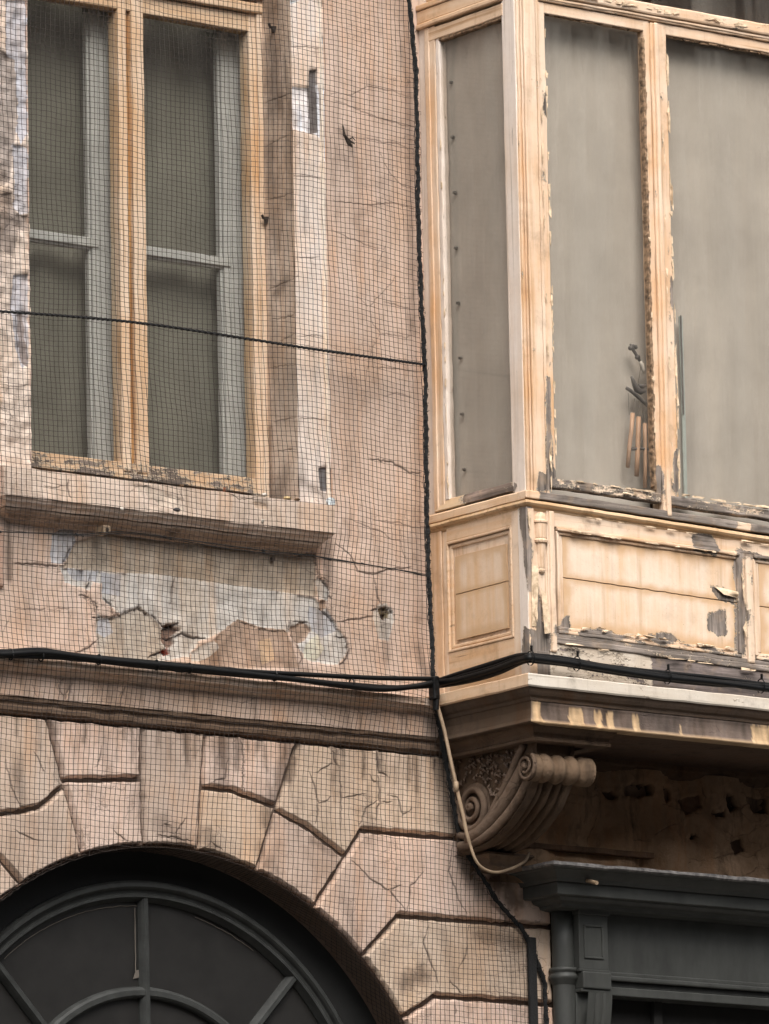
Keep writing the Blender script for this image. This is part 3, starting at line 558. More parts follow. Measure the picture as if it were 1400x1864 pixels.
blk['v1u'] = [(j0t[0]-.005, J['j0b'][0][1]-.02), J['j0b'][1], J['j0b'][2], isect('j1', J['j0b'][2], J['j0b'][3]), top('j1'), (XL, ZS), (XL, J['j0b'][0][1]-.02)]
blk['v0'] = arc(math.pi-A_['j9'], A_['j0'])+[(j0t[0]-.005, J['j0b'][0][1]-.02), (XL, J['j0b'][0][1]-.02), (XL, z9), (2*ACX-J['j9'][1][0], z9)]
blk['v0b'] = mir([(max(-9, x) if x < .6 else -2*(XL-ACX)/2+ACX, z) for x, z in blk['v7']])
Z6 = lambda L: [WY(*q) for q in zpx(L, (400, 1300), 2.8)]
Z5 = lambda L: [WY(*q) for q in zpx(L, (0, 1364), 2.8)]
bc = dict(
    v5u=[(Z6([(560, 170), (570, 240), (592, 278)]), .004, .008), Z6([(480, 300), (555, 255)]), (Z6([(445, 300), (470, 380), (485, 460), (475, 560)]), .003, .007), Z6([(485, 460), (525, 450), (550, 425)]), (Z6([(780, 180), (795, 300), (835, 315)]), .005, .01), (Z6([(790, 310), (800, 450), (780, 540)]), .004, .01), Z6([(800, 450), (860, 448)]), Z6([(700, 560), (730, 480), (790, 445)]), Z6([(840, 415), (890, 425), (915, 520), (960, 490)]), Z6([(590, 270), (605, 420), (600, 580)]), (Z6([(1075, 200), (1080, 280)]), .004, .008), Z6([(610, 430), (720, 410)]), Z6([(750, 310), (770, 350), (790, 340)])],
    v6=[(Z6([(660, 750), (760, 850), (850, 905), (930, 1000)]), .0025, .005), Z6([(1020, 810), (960, 880), (940, 1010)]), Z6([(1170, 660), (1150, 800), (1200, 950), (1240, 1020)]), Z6([(830, 900), (900, 880)])],
    v7=[(Z6([(1040, 1090), (1020, 1160), (1060, 1270), (1100, 1370)]), .003, .006), Z6([(1250, 1080), (1240, 1230), (1200, 1300)]), Z6([(1160, 1370), (1220, 1430)])],
    v8=[Z6([(1180, 1460), (1180, 1560)])],
    v4u=[(Z6([(90, 120), (108, 250), (95, 400)]), .003, .006), Z5([(1230, 0), (1215, 120), (1230, 230)]), Z5([(1140, 60), (1130, 150), (1060, 170)])],
    v4l=[Z5([(1060, 480), (1120, 520)])], v2u=[Z5([(500, 0), (480, 90)]), Z5([(180, 0), (200, 90)])], v2l=[Z5([(560, 420), (640, 480)])],
    key=[Z5([(820, 385), (850, 390)]), Z5([(790, 440), (960, 470)]), Z5([(880, 430), (930, 350)])],
    v1u=[Z5([(10, 60), (40, 200), (95, 320)]), Z5([(160, 20), (200, 110)])], v1l=[Z5([(60, 420), (180, 470)]), Z5([(0, 340), (80, 335)])], v0=[])
nb = 0
for k, L in blk.items():
    L = np.array(L)
    if area2(L) < 0: L = L[::-1]
    n_ = np.array(L); # pull every edge in so the joint stays open
    cx = n_.mean(0)
    E_ = []
    m_ = len(L)
    for i in range(m_):
        a, b_, c_ = L[i-1], L[i], L[(i+1) % m_]
        t1 = (b_-a)/max(1e-9, np.linalg.norm(b_-a)); t2 = (c_-b_)/max(1e-9, np.linalg.norm(c_-b_))
        n1 = np.array([-t1[1], t1[0]]); n2 = np.array([-t2[1], t2[0]]); s = n1+n2; E_.append(b_+s/max(.5, 1+np.dot(n1, n2))*.0082)
    E_ = rough(np.array(E_), .022, .0055, True, nb*2.7)
    t_ = np.array((.575, .435, .345))*(1+.10*RNG.uniform(-1, 1))*np.array((1, 1+RNG.uniform(-.03, .03), 1+RNG.uniform(-.05, .04)))
    relief('voussoir', E_, on_y(.006), M['stone_block'], house, .011, [c_ if isinstance(c_, tuple) else (c_, .0022, .006) for c_ in bc.get(k, [])], [], bevel=.009, proud=.030+RNG.uniform(-.003, .003), tint=t_, wob=.004, wsc=9., fine=.0012, edge=.012, tintvar=.22)
    nb += 1
# bed of the stones (mortar and core behind the joints), with the arch opening
core = MB(); core.prism([(XL, 6.17), (XL, .1)]+[(ACX-AR, .1)]+arc(math.pi, 0, 60)+[(ACX+AR, .1), (XB+.02, .1), (XB+.02, 6.17)][::1], .0065, .20); core.build('wall_core', M['sooty'], house, tint=(.12, .085, .065))
# arch soffit: flat blackened lining stones
isf = MB()
for i in range(60):
    a0, a1 = math.pi*i/60, math.pi*(i+1)/60; r0 = AR+.002
    isf.add([(ACX+r0*math.cos(a), y, ACZ+r0*math.sin(a)) for a in (a0, a1) for y in (-.012, .02, .16)], [[0, 3, 4, 1], [1, 4, 5, 2]])
isf.build('arch_soffit', M['sooty'], house, .004, 14., tint=(.20, .13, .095), smooth=True)
# rough masonry under the bay
rm = []
rng2 = np.random.default_rng(3)
RM = lambda L: [WY(*q, -.02) for q in zpx(L, (900, 1364), 2.8)]
rp = [(RM(L), c, d, .008) for L, c, d in [([(655, 200), (700, 175), (790, 185), (800, 235), (720, 248), (660, 235)], (.05, .03, .02), .05), ([(545, 220), (600, 210), (630, 250), (580, 260)], (.10, .06, .04), .025), ([(850, 190), (900, 200), (905, 250), (870, 270)], (.07, .045, .03), .04), ([(1160, 220), (1220, 240), (1240, 300), (1190, 330), (1165, 280)], (.07, .045, .03), .035), ([(1300, 240), (1390, 260), (1395, 330), (1310, 320)], (.09, .06, .04), .03), ([(1100, 330), (1160, 320), (1160, 350), (1110, 355)], (.08, .05, .035), .02), ([(950, 260), (1040, 230), (1050, 300), (980, 340)], (.17, .10, .065), .012), ([(1000, 435), (1030, 440), (1020, 460), (1000, 455)], (.07, .05, .035), .02), ([(1190, 480), (1250, 460), (1270, 520), (1220, 540)], (.10, .06, .04), .012)]]
relief('rough_masonry', [(.375, 5.50), (XR, 5.50), (XR, 6.02), (.375, 6.02)], on_y(-.03), M['rough'], house, .013, [RM([(540, 250), (510, 400), (480, 500)]), RM([(1050, 200), (1060, 260)]), RM([(700, 460), (780, 470)]), RM([(860, 280), (940, 300), (1040, 330)]), RM([(820, 430), (870, 400), (930, 380)]), RM([(1100, 560), (1180, 540), (1290, 520)])], rp, tint=(.36, .23, .14), wob=.055, wsc=5., fine=.010, tintvar=.5, coarse_out=(.3, 2.3, 5, 7))
b = MB(); b.sweep([(.32, 0), (XR, 0)], [(-.02, 6.06), (.05, 6.055), (.05, 6.03), (.035, 6.022), (.03, 6.008), (.012, 5.995), (-.02, 5.99)], .06); b.build('bed_moulding', M['rough'], house, .005, 8., tint=(.13, .08, .05))
b = MB(); b.box(.45, 1.32, -.055, .0, 5.648, 5.672, .05, .004); b.build('stone_ledge', M['rough'], house, .003, 9., tint=(.15, .09, .055))
b = MB(); b.box(XB+.02, XR, .0, .2, .1, 5.51, .5, .003); b.box(.37, XR, .01, .2, 5.51, 6.17, .4, .003); b.box(.45, XR, .01, .2, 6.17, ZT, .5, .003); b.build('wall_core', M['sooty'], house, tint=(.25, .17, .12))
# floors and back walls of the rooms behind, so no light comes through the openings
b = MB(); b.box(XL, XR, 2.2, 2.3, .1, ZT, 1, .01); b.box(XL, XR, .2, 2.2, 6.0, 6.15, 1, .01); b.box(XL, XR, .2, 2.2, ZT, ZT+.1, 1, .01); b.box(XL-.1, XL, 0, 2.3, .1, ZT+.1, 1, .01); b.box(XR, XR+.1, 0, 2.3, .1, ZT+.1, 1, .01)
o = b.build('interior_wall', M['room'], origin=(0, 1, .1)); tag(o, kind='structure')

# ------------------------------------------------------------------ tall window behind the net
win = thing('casement_window', 'tall double casement window with weathered ochre frame behind bird netting', 'window', (-1.107, .2, 7.0))
YF = .18
pw = lambda base: (lambda p: base+.36*max(0, 1-(p[2]-7.02)/.16))
b = MB(); b.box(-1.764, -.449, YF+.004, YF+.07, 6.97, 7.098, .03, .004); b.box(-1.70, -.53, YF-.008, YF+.01, 7.03, 7.055, .03, .004); b.build('bottom_rail', M['paint_win_x'], win, .002, 10., pw(.22))
b = MB(); b.box(-.508, -.449, YF, YF+.07, 6.97, ZT, .04, .004); b.box(-.475, -.449, YF-.012, YF+.01, 7.0, ZT, .05, .004); b.build('frame_jamb', M['paint_win_v'], win, .003, 6., pw(.12))
b = MB(); b.box(-1.764, -1.69, YF, YF+.07, 6.97, ZT, .06, .004); b.build('frame_jamb', M['paint_win_v'], win, .002, 6., .15)
b = MB(); b.box(-1.160, -1.118, YF, YF+.07, 7.06, 9.06, .03, .005); b.build('meeting_stile', M['paint_win_v'], win, .003, 7., pw(.14))
b = MB(); b.box(-1.094, -1.034, YF-.002, YF+.07, 7.06, 9.06, .03, .005); b.build('meeting_stile', M['paint_win_v'], win, .003, 7., pw(.14))
b = MB(); b.box(-1.124, -1.090, YF+.020, YF+.06, 7.06, 9.06, .04, .007); b.build('cover_strip', M['rusty_v'], win, .002, 8., pw(.1))
b = MB(); b.box(-1.764, -.449, YF+.003, YF+.07, 8.957, 9.03, .04, .004); b.build('top_rail', M['paint_win_x'], win, .002, 8., .16)
b = MB(); b.box(-1.764, -.449, YF-.02, YF+.07, 9.034, 9.075, .04, .006); b.box(-1.764, -.449, YF-.03, YF+.07, 9.09, 9.12, .04, .006); b.build('transom', M['paint_win_x'], win, .002, 8., .2)
for x0, x1 in ((-1.69, -1.160), (-1.034, -.508)):
    MB().box(x0-.005, x1+.005, YF+.038, YF+.042, 7.09, 8.965, 1, .0005).build('pane', M['glass_net'], win)
    MB().box(x0-.005, x1+.005, YF+.038, YF+.042, 9.12, ZT, 1, .0005).build('pane', M['glass_net'], win)
# dim grey inner sash
for x0, x1, xl in ((-1.69, -1.12, -1.216), (-1.02, -.474, -.568)):
    s = MB(); s.box(xl, x1, .295, .335, 7.0, 9.1, .1, .004).box(xl-.012, xl, .305, .335, 7.0, 9.1, .2, .003).box(xl+.03, xl+.036, .288, .296, 7.0, 9.1, .2, .002).box(x1-.02, x1, .283, .30, 7.0, 9.1, .2, .003)
    s.box(x0, xl+.03, .29, .335, 7.988, 8.026, .1, .004).box(x0, xl, .30, .325, 7.978, 7.99, .1, .003); s.box(x0, x1, .295, .335, 8.985, 9.09, .1, .004); s.box(x0, x1, .295, .335, 6.98, 7.06, .1, .004)
    s.build('inner_sash', M['grey_sash'], win)
def drape(name, label, x0, x1, y, z0, z1, amp, per, mat, along='x', seed=0., cat='curtain', flat=0., parent=None, dx=.01, dz=.04):
    us = np.arange(x0, x1+dx*.5, dx); zs = np.arange(z0, z1+dz*.5, dz); V = []
    for z in zs:
        for u in us:
            d = amp*(math.sin(u*6.283/per+2.2*noise.noise(Vector((u*1.5, z*.35, seed)))+seed)*(.6+.6*noise.noise(Vector((u*3, z*.2, seed+4))))+.35*noise.noise(Vector((u*4, z*1.2, seed+8))))+(.0035*math.sin(z*5.2+u*1.1+1.5*noise.noise(Vector((u, z, seed)))) if cat == 'blind' else 0)
            V.append((u, y+d, z) if along == 'x' else (y+d, u, z))
    n = len(us); F = [[i*n+j, i*n+j+1, (i+1)*n+j+1, (i+1)*n+j] for i in range(len(zs)-1) for j in range(n-1)]
    m = MB().add(V, F); V2 = np.array(V)+(np.array([0, .002, 0]) if along == 'x' else np.array([.002, 0, 0])); m.add(V2, [f[::-1] for f in F])
    o = m.build(name, mat, smooth=True); tag(o, label, cat); return o
drape('curtain', 'olive grey curtain behind the left casement of the netted window', -1.72, -1.13, .40, 7.0, 9.2, .012, .21, M['curtain_olive'], seed=2.)
drape('curtain', 'olive grey curtain behind the right casement of the netted window', -1.10, -.43, .40, 7.0, 9.2, .012, .26, M['curtain_olive'], seed=5.)

# ------------------------------------------------------------------ arched fanlight
fan = thing('fanlight_window', 'charcoal semicircular fanlight with radiating glazing bars under the stone arch', 'window', (-1.09, .17, 4.3))
FX, FZ = -1.095, 4.303
def ring(b, r0, r1, y0, y1, a0=0., a1=math.pi, n=64, cx=FX, cz=FZ, prof=None):
    prof = prof or [(r0, y1), (r0, y0), (r1, y0), (r1, y1)]
    m = len(prof); V = [(cx+r*math.cos(a), y, cz+r*math.sin(a)) for a in np.linspace(a0, a1, n+1) for r, y in prof]
    F = [[i*m+j, (i+1)*m+j, (i+1)*m+(j+1) % m, i*m+(j+1) % m] for i in range(n) for j in range(m)]; F += [list(range(m))[::-1], [n*m+j for j in range(m)]]
    b.add(V, F); return b
b = MB(); V = []; n = 64
for i in range(n+1):
    a = -.15+(math.pi+.3)*i/n; V += [(ACX+(AR+.004)*math.cos(a), .155, ACZ+(AR+.004)*math.sin(a)), (FX+1.09*math.cos(a), .155, FZ+1.09*math.sin(a))]
b.add(V+[(x, y+.03, z) for x, y, z in V], [[2*i, 2*i+1, 2*i+3, 2*i+2] for i in range(n)]+[[2*i+1+2*n+2, 2*i+2*n+2, 2*i+2*n+4, 2*i+2*n+5] for i in range(n)]); b.build('surround_board', M['fan_board'], fan)
b = MB(); ring(b, 0, 0, 0, 0, -.1, math.pi+.1, 90, prof=[(1.115, .19), (1.115, .135), (1.105, .122), (1.09, .120), (1.083, .128), (1.078, .140), (1.066, .143), (1.060, .135), (1.05, .134), (1.043, .15), (1.035, .165), (1.033, .19)]); b.build('outer_ring', M['fan_paint'], fan, smooth=False)
b = MB(); ring(b, 0, 0, 0, 0, -.1, math.pi+.1, 64, prof=[(.702, .19), (.700, .165), (.694, .148), (.684, .142), (.664, .142), (.656, .150), (.652, .19)]); b.build('inner_ring', M['fan_paint'], fan)
for a in (math.radians(90.6), math.radians(47.5), math.radians(133.5), math.radians(8), math.radians(172)):
    t = np.array([math.cos(a), math.sin(a)]); nrm = np.array([-t[1], t[0]]); b = MB()
    prof = [(-.026, .19), (-.024, .165), (-.016, .150), (-.009, .140), (.009, .140), (.016, .150), (.024, .165), (.026, .19)]
    V = []; rs = np.linspace(.25 if a > 1.5 and a < 1.7 else .25, 1.05, 6)
    for r in rs:
        for o_, y in prof: V.append((FX+t[0]*r+nrm[0]*o_, y-.001, FZ+t[1]*r+nrm[1]*o_))
    m = len(prof); b.add(V, [[i*m+j, i*m+(j+1) % m, (i+1)*m+(j+1) % m, (i+1)*m+j] for i in range(len(rs)-1) for j in range(m)]); b.build('glazing_bar', M['fan_paint'], fan)
SP = [math.radians(x) for x in (8, 47.5, 90.6, 133.5, 172)]
for r0, r1 in ((.66, 1.04), (.26, .66)):
    for a0, a1 in zip(SP[:-1], SP[1:]):
        b = MB(); ring(b, r0, r1, .172, .176, a0, a1, 14); b.build('pane', M['fan_glass'] if 'fan_glass' in M else M['glass_net'], fan)
b = MB()
for a0, a1, r, dr in ((SP[2]+.015, SP[3]-.05, 1.018, .0), (SP[1]+.2, SP[1]+.5, 1.02, 0)):
    pts = [(FX+(r+.003*noise.noise(Vector((a*30, 0, 0))))*math.cos(a), .168, FZ+(r+.003*noise.noise(Vector((a*30, 0, 0))))*math.sin(a)) for a in np.linspace(a0, a1, 50)]; b.tube(pts, .0015, 4)
b.tube([(FX-.045+.002*noise.noise(Vector((0, z*30, 0))), .168, FZ+z) for z in np.linspace(.74, 1.01, 24)], .0017, 4); b.add([(FX-.03, .166, FZ+.735), (FX-.06, .166, FZ+.728), (FX-.05, .16, FZ+.76), (FX-.036, .16, FZ+.765)], [[0, 1, 2, 3]])
b.build('putty_line', M['string'], fan)
b = MB(); b.box(FX-1.3, FX+1.3, .9, .92, 2.5, 5.9, .5, .002); o = b.build('dark_backing', M['dark'], fan)

# ------------------------------------------------------------------ timber bay (oriel)
bay = thing('bay_window', 'projecting cream painted timber bay window with badly peeling paint', 'bay window', (1.36, -.3, 6.17))
BX, BY, BX2 = .22, -.65, 2.50
def sag(x): return -.026*max(0, min(1.4, (x-.22)/1.26))
def d2poly(p, poly):
    d = 9.
    for (ax, ay), (bx, by) in zip(poly, poly[1:]+poly[:1]):
        vx, vy = bx-ax, by-ay; t = max(0, min(1, ((p[0]-ax)*vx+(p[1]-ay)*vy)/max(1e-9, vx*vx+vy*vy))); d = min(d, math.hypot(p[0]-ax-t*vx, p[1]-ay-t*vy))
    return d
FP = [pxy(L, -.65) for L in ([(954, 922), (958, 924), (961, 975), (969, 1005), (968, 1075), (960, 1075), (957, 985)], [(974, 1048), (984, 1080), (993, 1152), (986, 1158), (973, 1132)], [(968, 1148), (1002, 1152), (1002, 1200), (966, 1200)],
    [(1264, 974), (1298, 976), (1308, 998), (1305, 1012), (1290, 1004), (1268, 999)], [(1296, 1118), (1322, 1112), (1326, 1150), (1312, 1157), (1297, 1142)], [(1343, 1010), (1352, 1020), (1358, 1100), (1357, 1190), (1347, 1186), (1347, 1080), (1340, 1030)], [(1300, 1068), (1322, 1074), (1342, 1084), (1336, 1094), (1312, 1086)],
    [(1012, 1142), (1034, 1135), (1034, 1150), (1012, 1156)], [(978, 866), (998, 870), (997, 893), (974, 891)], [(995, 690), (1001, 690), (1003, 890), (996, 890)], [(1003, 855), (1013, 858), (1013, 874), (1003, 874)], [(1190, 850), (1204, 852), (1206, 905), (1192, 900)], [(1222, 505), (1229, 508), (1230, 560), (1224, 556)], [(1228, 820), (1240, 830), (1240, 890), (1230, 892)],
    [(994, 170), (1000, 175), (1000, 220), (995, 215)], [(1030, 1128), (1040, 1120), (1042, 1142), (1032, 1146)], [(1055, 1150), (1100, 1146), (1140, 1160), (1100, 1168), (1060, 1162)], [(1185, 1158), (1225, 1152), (1240, 1166), (1200, 1170)], [(1345, 1000), (1395, 1012), (1398, 1016), (1345, 1012)])]
SPg = [[WX(*q, .22) for q in L] for L in ([(947, 926), (958, 922), (966, 1010), (963, 1075), (958, 1030), (955, 985), (949, 955)], [(955, 1140), (964, 1150), (962, 1190), (952, 1195)], [(930, 880), (940, 885), (938, 893), (930, 893)])]
FPC = [(L, np.array(L).min(0)-.03, np.array(L).max(0)+.03) for L in FP]; SPC = [(L, np.array(L).min(0)-.03, np.array(L).max(0)+.03) for L in SPg]
def peel(base=0., front=True, side=False):
    def g(p):
        v = base
        for ok, q, S in ((front and p[1] < -.58, (p[0], p[2]), FPC), (side and p[0] < .29, (p[1], p[2]), SPC)):
            if not ok: continue
            for L, lo, hi in S:
                if q[0] < lo[0] or q[1] < lo[1] or q[0] > hi[0] or q[1] > hi[1]: continue
                d = d2poly(q, L); ins = inside(np.array([q]), L)[0]
                v = max(v, .62+min(.3, d*30) if ins else .62-d*22)
        return v
    return g
def fbox(x0, x1, y0, y1, z0, z1, seg=.02, b=.004): return MB().box(x0, x1, y0, y1, z0, z1, seg, b)
def drop(m, k=1.):
    for V in m.v:
        V[:, 2] += np.array([sag(x)*k for x in V[:, 0]])
    return m
# inner carcass (dark boards behind the panels, floor, roof) so the bay is a closed box
b = MB(); b.box(.27, 2.45, -.60, -.58, 6.18, 6.97, .5, .002); b.box(.26, .28, -.59, .02, 6.18, 6.97, .3, .002); b.box(2.44, 2.46, -.59, .02, 6.18, 6.97, .3, .002); b.box(.27, 2.45, -.6, .1, 6.955, 6.972, .5, .002); b.box(.24, 2.48, -.62, .1, 9.62, 9.66, .5, .002); b.box(.27, 2.45, .05, .08, 6.18, 9.62, .5, .002); b.build('inner_boards', M['room'], bay)
# corner posts
def post(xs, name='corner_post'):
    s = 1 if xs < 1 else -1; X = lambda v: xs+s*v
    b = MB(); b.box(X(.002), X(.118), -.648, -.575, 6.975, 9.7, .03, .004); o = b.build(name, M['paint_v'], bay, .002, 7., peel(.10))
    b = MB(); b.box(X(0), X(.03), -.6455, -.570, 6.976, 9.7, .03, .004); b.build('post_cheek', M['paint_pale'], o, .0015, 6., peel(-.06, False, True))
    b = MB(); b.box(X(.004), X(.016), -.655, -.63, 6.976, 9.7, .03, .005); b.box(X(.022), X(.031), -.657, -.64, 6.976, 9.7, .03, .004); b.box(X(.036), X(.098), -.661, -.64, 6.976, 9.7, .03, .007); b.box(X(.104), X(.119), -.653, -.64, 6.976, 9.7, .03, .003); b.build('post_moulding', M['paint_v'], o, .0022, 9., peel(.20))
post(BX); post(BX2)
# mullions
for xm in (.945, 1.775):
    s = 1 if xm < 1 else -1
    b = MB(); b.box(xm-.020, xm+.022, -.655, -.58, 6.955, 9.02, .03, .005); b.box(xm-.008, xm+.016, -.666, -.64, 6.955, 9.02, .03, .008); drop(b, .5); b.build('mullion', M['paint_v'], bay, .0028, 8., peel(.20))
# sashes
def sash(x0, x1, nm, sl_, sr_, zb, zt, dz=0., k=1.):
    r = MB(); r.box(x0, x0+sl_, -.646, -.605, zb, zt, .02, .004); drop(r, k); o = r.build('sash_stile', M['paint_v'], bay, .0025, 9., peel(.27))
    r = MB(); r.box(x1-sr_, x1, -.646, -.605, zb, zt, .02, .004); drop(r, k); r.build('sash_stile', M['paint_v'], bay, .0025, 9., peel(.12))
    r = MB(); r.box(x0, x1, -.650, -.605, zb, zb+.040, .018, .006); drop(r, k); r.build('sash_bottom_rail', M['paint_x'], bay, .0035, 13., peel(.56))
    r = MB(); r.box(x0, x1, -.645, -.605, zt-.046, zt, .02, .004); r.build('sash_top_rail', M['paint_x'], bay, .0022, 9., peel(.14))
    p = MB(); p.box(x0+sl_-.006, x1-sr_+.006, -.622, -.618, zb+.035, zt-.04, 1, .0005); p.build('pane', M['glass'], bay)
sash(.343, .924, 's', .034, .032, 7.012, 9.02, 0, .6)
sash(.967, 1.753, 's', .046, .034, 7.005, 9.02, 0, .6)
sash(1.797, 2.382, 's', .044, .034, 7.0, 9.02, 0, .6)
# transom and upper lights
b = MB(); b.box(.345, 2.38, -.655, -.58, 9.022, 9.052, .025, .004); b.box(.345, 2.38, -.668, -.60, 9.044, 9.092, .025, .008); b.build('transom', M['paint_x'], bay, .003, 12., peel(.30))
b = MB(); b.box(.345, 2.38, -.660, -.60, 9.030, 9.040, .03, .003); b.build('transom_bead', M['paint_x'], bay, .002, 9., peel(.16))
for x0, x1 in ((.35, .92), (.97, 1.75), (1.80, 2.38)):
    p = MB(); p.box(x0, x1, -.612, -.608, 9.085, 9.66, 1, .0005); p.build('pane', M['glass'], bay)
# left side: window frame, sash, panes
YS = -.012
b = MB(); b.box(.224, .275, -.048, .0, 6.985, 9.7, .03, .004); b.build('side_jamb', M['paint_pale'], bay, .002, 7., peel(.03, False))
b = MB(); b.box(.217, .262, -.076, -.046, 6.99, 9.02, .03, .004); b.box(.221, .26, -.112, -.074, 6.99, 9.02, .03, .004); b.build('side_sash_stile', M['paint_v'], bay, .002, 7., peel(.10, False))
b = MB(); b.box(.223, .26, -.140, -.113, 7.03, 8.965, .02, .005); b.build('side_bead', M['paint_pale'], bay, .003, 14., peel(.24, False))
b = MB(); b.box(.222, .26, -.5695, -.559, 6.99, 9.02, .03, .002); b.build('side_sash_stile', M['paint_pale'], bay, .001, 7., peel(.0, False))
b = MB(); b.box(.2165, .262, -.568, -.05, 6.993, 7.036, .02, .003)
for V in b.v: V[:, 0] += .012*np.clip((V[:, 2]-7.0)/.036, 0, 1)
b.build('side_bottom_rail', M['bare_rail'], bay, .002, 12., lambda p: .10+.6*max(0, min(1, (-p[1]-.16)/.12)))
b = MB(); b.box(.219, .262, -.568, -.05, 8.958, 9.012, .03, .004); b.build('side_top_rail', M['paint_y'], bay, .002, 9., peel(.08, False))
b = MB(); b.box(.223, .25, -.556, -.13, 8.945, 8.96, .02, .004); b.build('side_top_bead', M['flake_brown'], bay, .003, 20., .7)
b = MB(); b.box(.208, .262, -.572, .0, 9.022, 9.045, .03, .006); b.box(.216, .262, -.572, 0, 9.046, 9.10, .03, .004); b.box(.21, .262, -.572, 0, 9.102, 9.125, .03, .005); b.build('side_transom', M['paint_y'], bay, .002, 9., peel(.10, False))
b = MB(); b.box(.222, .24, -.50, -.06, 9.13, 9.66, .03, .003); b.build('side_upper_panel', M['paint_y'], bay, .002, 9., peel(.35, False))
p = MB(); p.box(.238, .242, -.565, -.125, 7.03, 8.96, 1, .0005); p.build('pane', M['glass'], bay)
# right side, plain: same joinery, simpler
b = MB(); b.box(2.455, 2.50, -.57, 0, 6.98, 7.04, .1, .004); b.box(2.455, 2.5, -.57, 0, 8.96, 9.7, .1, .004); b.box(2.455, 2.5, -.06, 0, 7.04, 8.96, .1, .004); b.build('side_frame', M['paint_v'], bay, .002, 7., .1)
p = MB(); p.box(2.47, 2.474, -.57, -.05, 7.03, 8.97, 1, .0005); p.build('pane', M['glass'], bay)

# sill band round the bay
path = [(BX, 0), (BX, BY), (BX2, BY), (BX2, 0)]
b = MB(); b.sweep([(BX, 0), (BX, BY+.0)], [(-.03, 6.985), (.006, 6.984), (.010, 6.978), (.010, 6.950), (.004, 6.946), (-.03, 6.946)], .02); b.build('bay_sill', M['paint_y'], bay, .0018, 12., peel(.12, False))
b = MB(); b.box(BX-.010, BX2+.01, BY-.012, BY+.05, 6.952, 6.984, .018, .004); drop(b); b.build('bay_sill', M['paint_x'], bay, .0025, 12., lambda p: .12 if p[0] < .275 else (.20 if 1.30 < p[0] < 1.375 else .74))
b = MB(); b.sweep([(BX, 0), (BX, BY), (BX2, BY), (BX2, 0)], [(-.03, 6.950), (.002, 6.948), (.010, 6.943), (.012, 6.934), (.006, 6.926), (-.004, 6.922), (-.006, 6.914), (-.012, 6.908), (-.03, 6.906)], .02); drop(b, 1.2); b.build('sill_moulding', M['dirty_x'], bay, .0016, 12., peel(.12))

# left side panel
b = MB(); b.box(.236, .27, -.60, .0, 6.20, 6.935, .03, .003); b.build('side_back_board', M['paint_v'], bay, .001, 8., 0.)
b = MB(); b.box(.222, .25, -.082, .0, 6.20, 6.912, .02, .004); b.box(.226, .25, -.115, -.084, 6.20, 6.905, .02, .004); b.build('side_panel_stile', M['paint_v'], bay, .0016, 8., peel(.05, False))
b = MB(); b.box(.222, .25, -.590, -.545, 6.20, 6.915, .02, .003); b.build('side_panel_stile', M['paint_v'], bay, .0016, 8., peel(.05, False, True))
b = MB(); b.box(.2235, .25, -.545, -.115, 6.858, 6.915, .02, .003); b.build('side_panel_rail', M['paint_y'], bay, .0016, 8., peel(.03, False))
b = MB(); b.box(.2235, .25, -.545, -.115, 6.20, 6.402, .02, .003); b.build('side_panel_rail', M['paint_y'], bay, .0016, 8., peel(.12, False))
b = MB()
for y0, y1, z0, z1 in ((-.545, -.115, 6.846, 6.858), (-.545, -.115, 6.402, 6.414), (-.127, -.115, 6.402, 6.858), (-.545, -.533, 6.402, 6.858)): b.box(.2195, .245, y0, y1, z0, z1, .03, .005)
for y0, y1, z0, z1 in ((-.532, -.128, 6.828, 6.843), (-.532, -.128, 6.417, 6.432), (-.146, -.128, 6.417, 6.843), (-.532, -.514, 6.417, 6.843)): b.box(.228, .245, y0, y1, z0, z1, .03, .006)
b.build('panel_moulding', M['paint_y'], bay, .001, 8., peel(.04, False))
zc_ = lambda y: 6.633-.01*y
for nm, za, zb_ in (('u', 0, 6.79), ('l', 6.448, 0)):
    L = [(-.504, zc_(-.504)+.002), (-.166, zc_(-.166)+.002), (-.166, 6.79), (-.504, 6.79)] if nm == 'u' else [(-.504, 6.448), (-.166, 6.448), (-.166, zc_(-.166)-.002), (-.504, zc_(-.504)-.002)]
    m = 24; V = []; F = []
    for i in range(m+1):
        for j in range(9):
            t, s_ = i/m, j/8; y = L[0][0]*(1-t)+L[1][0]*t; zl = L[0][1]*(1-t)+L[1][1]*t; zh = L[3][1]*(1-t)+L[2][1]*t
            e = .0016*noise.noise(Vector((y*60, 3, 1))); zl_ = zl+(e if nm == 'u' else 0); zh_ = zh+(e if nm == 'l' else 0)
            V.append((.2265, y, zl_+(zh_-zl_)*s_))
    F = [[i*9+j, (i+1)*9+j, (i+1)*9+j+1, i*9+j+1] for i in range(m) for j in range(8)]
    V2 = [(x+.008, y, z) for x, y, z in V]; n_ = len(V); bd_ = [i*9 for i in range(m+1)]+[m*9+j for j in range(1, 9)]+[i*9+8 for i in range(m-1, -1, -1)]+[j for j in range(7, 0, -1)]
    F += [[bd_[i], bd_[(i+1) % len(bd_)], bd_[(i+1) % len(bd_)]+n_, bd_[i]+n_] for i in range(len(bd_))]
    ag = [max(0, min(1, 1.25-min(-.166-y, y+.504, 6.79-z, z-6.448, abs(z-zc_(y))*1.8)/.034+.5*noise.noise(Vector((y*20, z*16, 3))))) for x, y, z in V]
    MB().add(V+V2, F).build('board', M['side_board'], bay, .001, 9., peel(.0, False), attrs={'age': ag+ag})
b = MB(); b.box(.2185, .25, -.648, -.592, 6.20, 6.918, .02, .003); b.build('corner_board', M['paint_pale'], bay, .0016, 7., peel(.0, False, True))

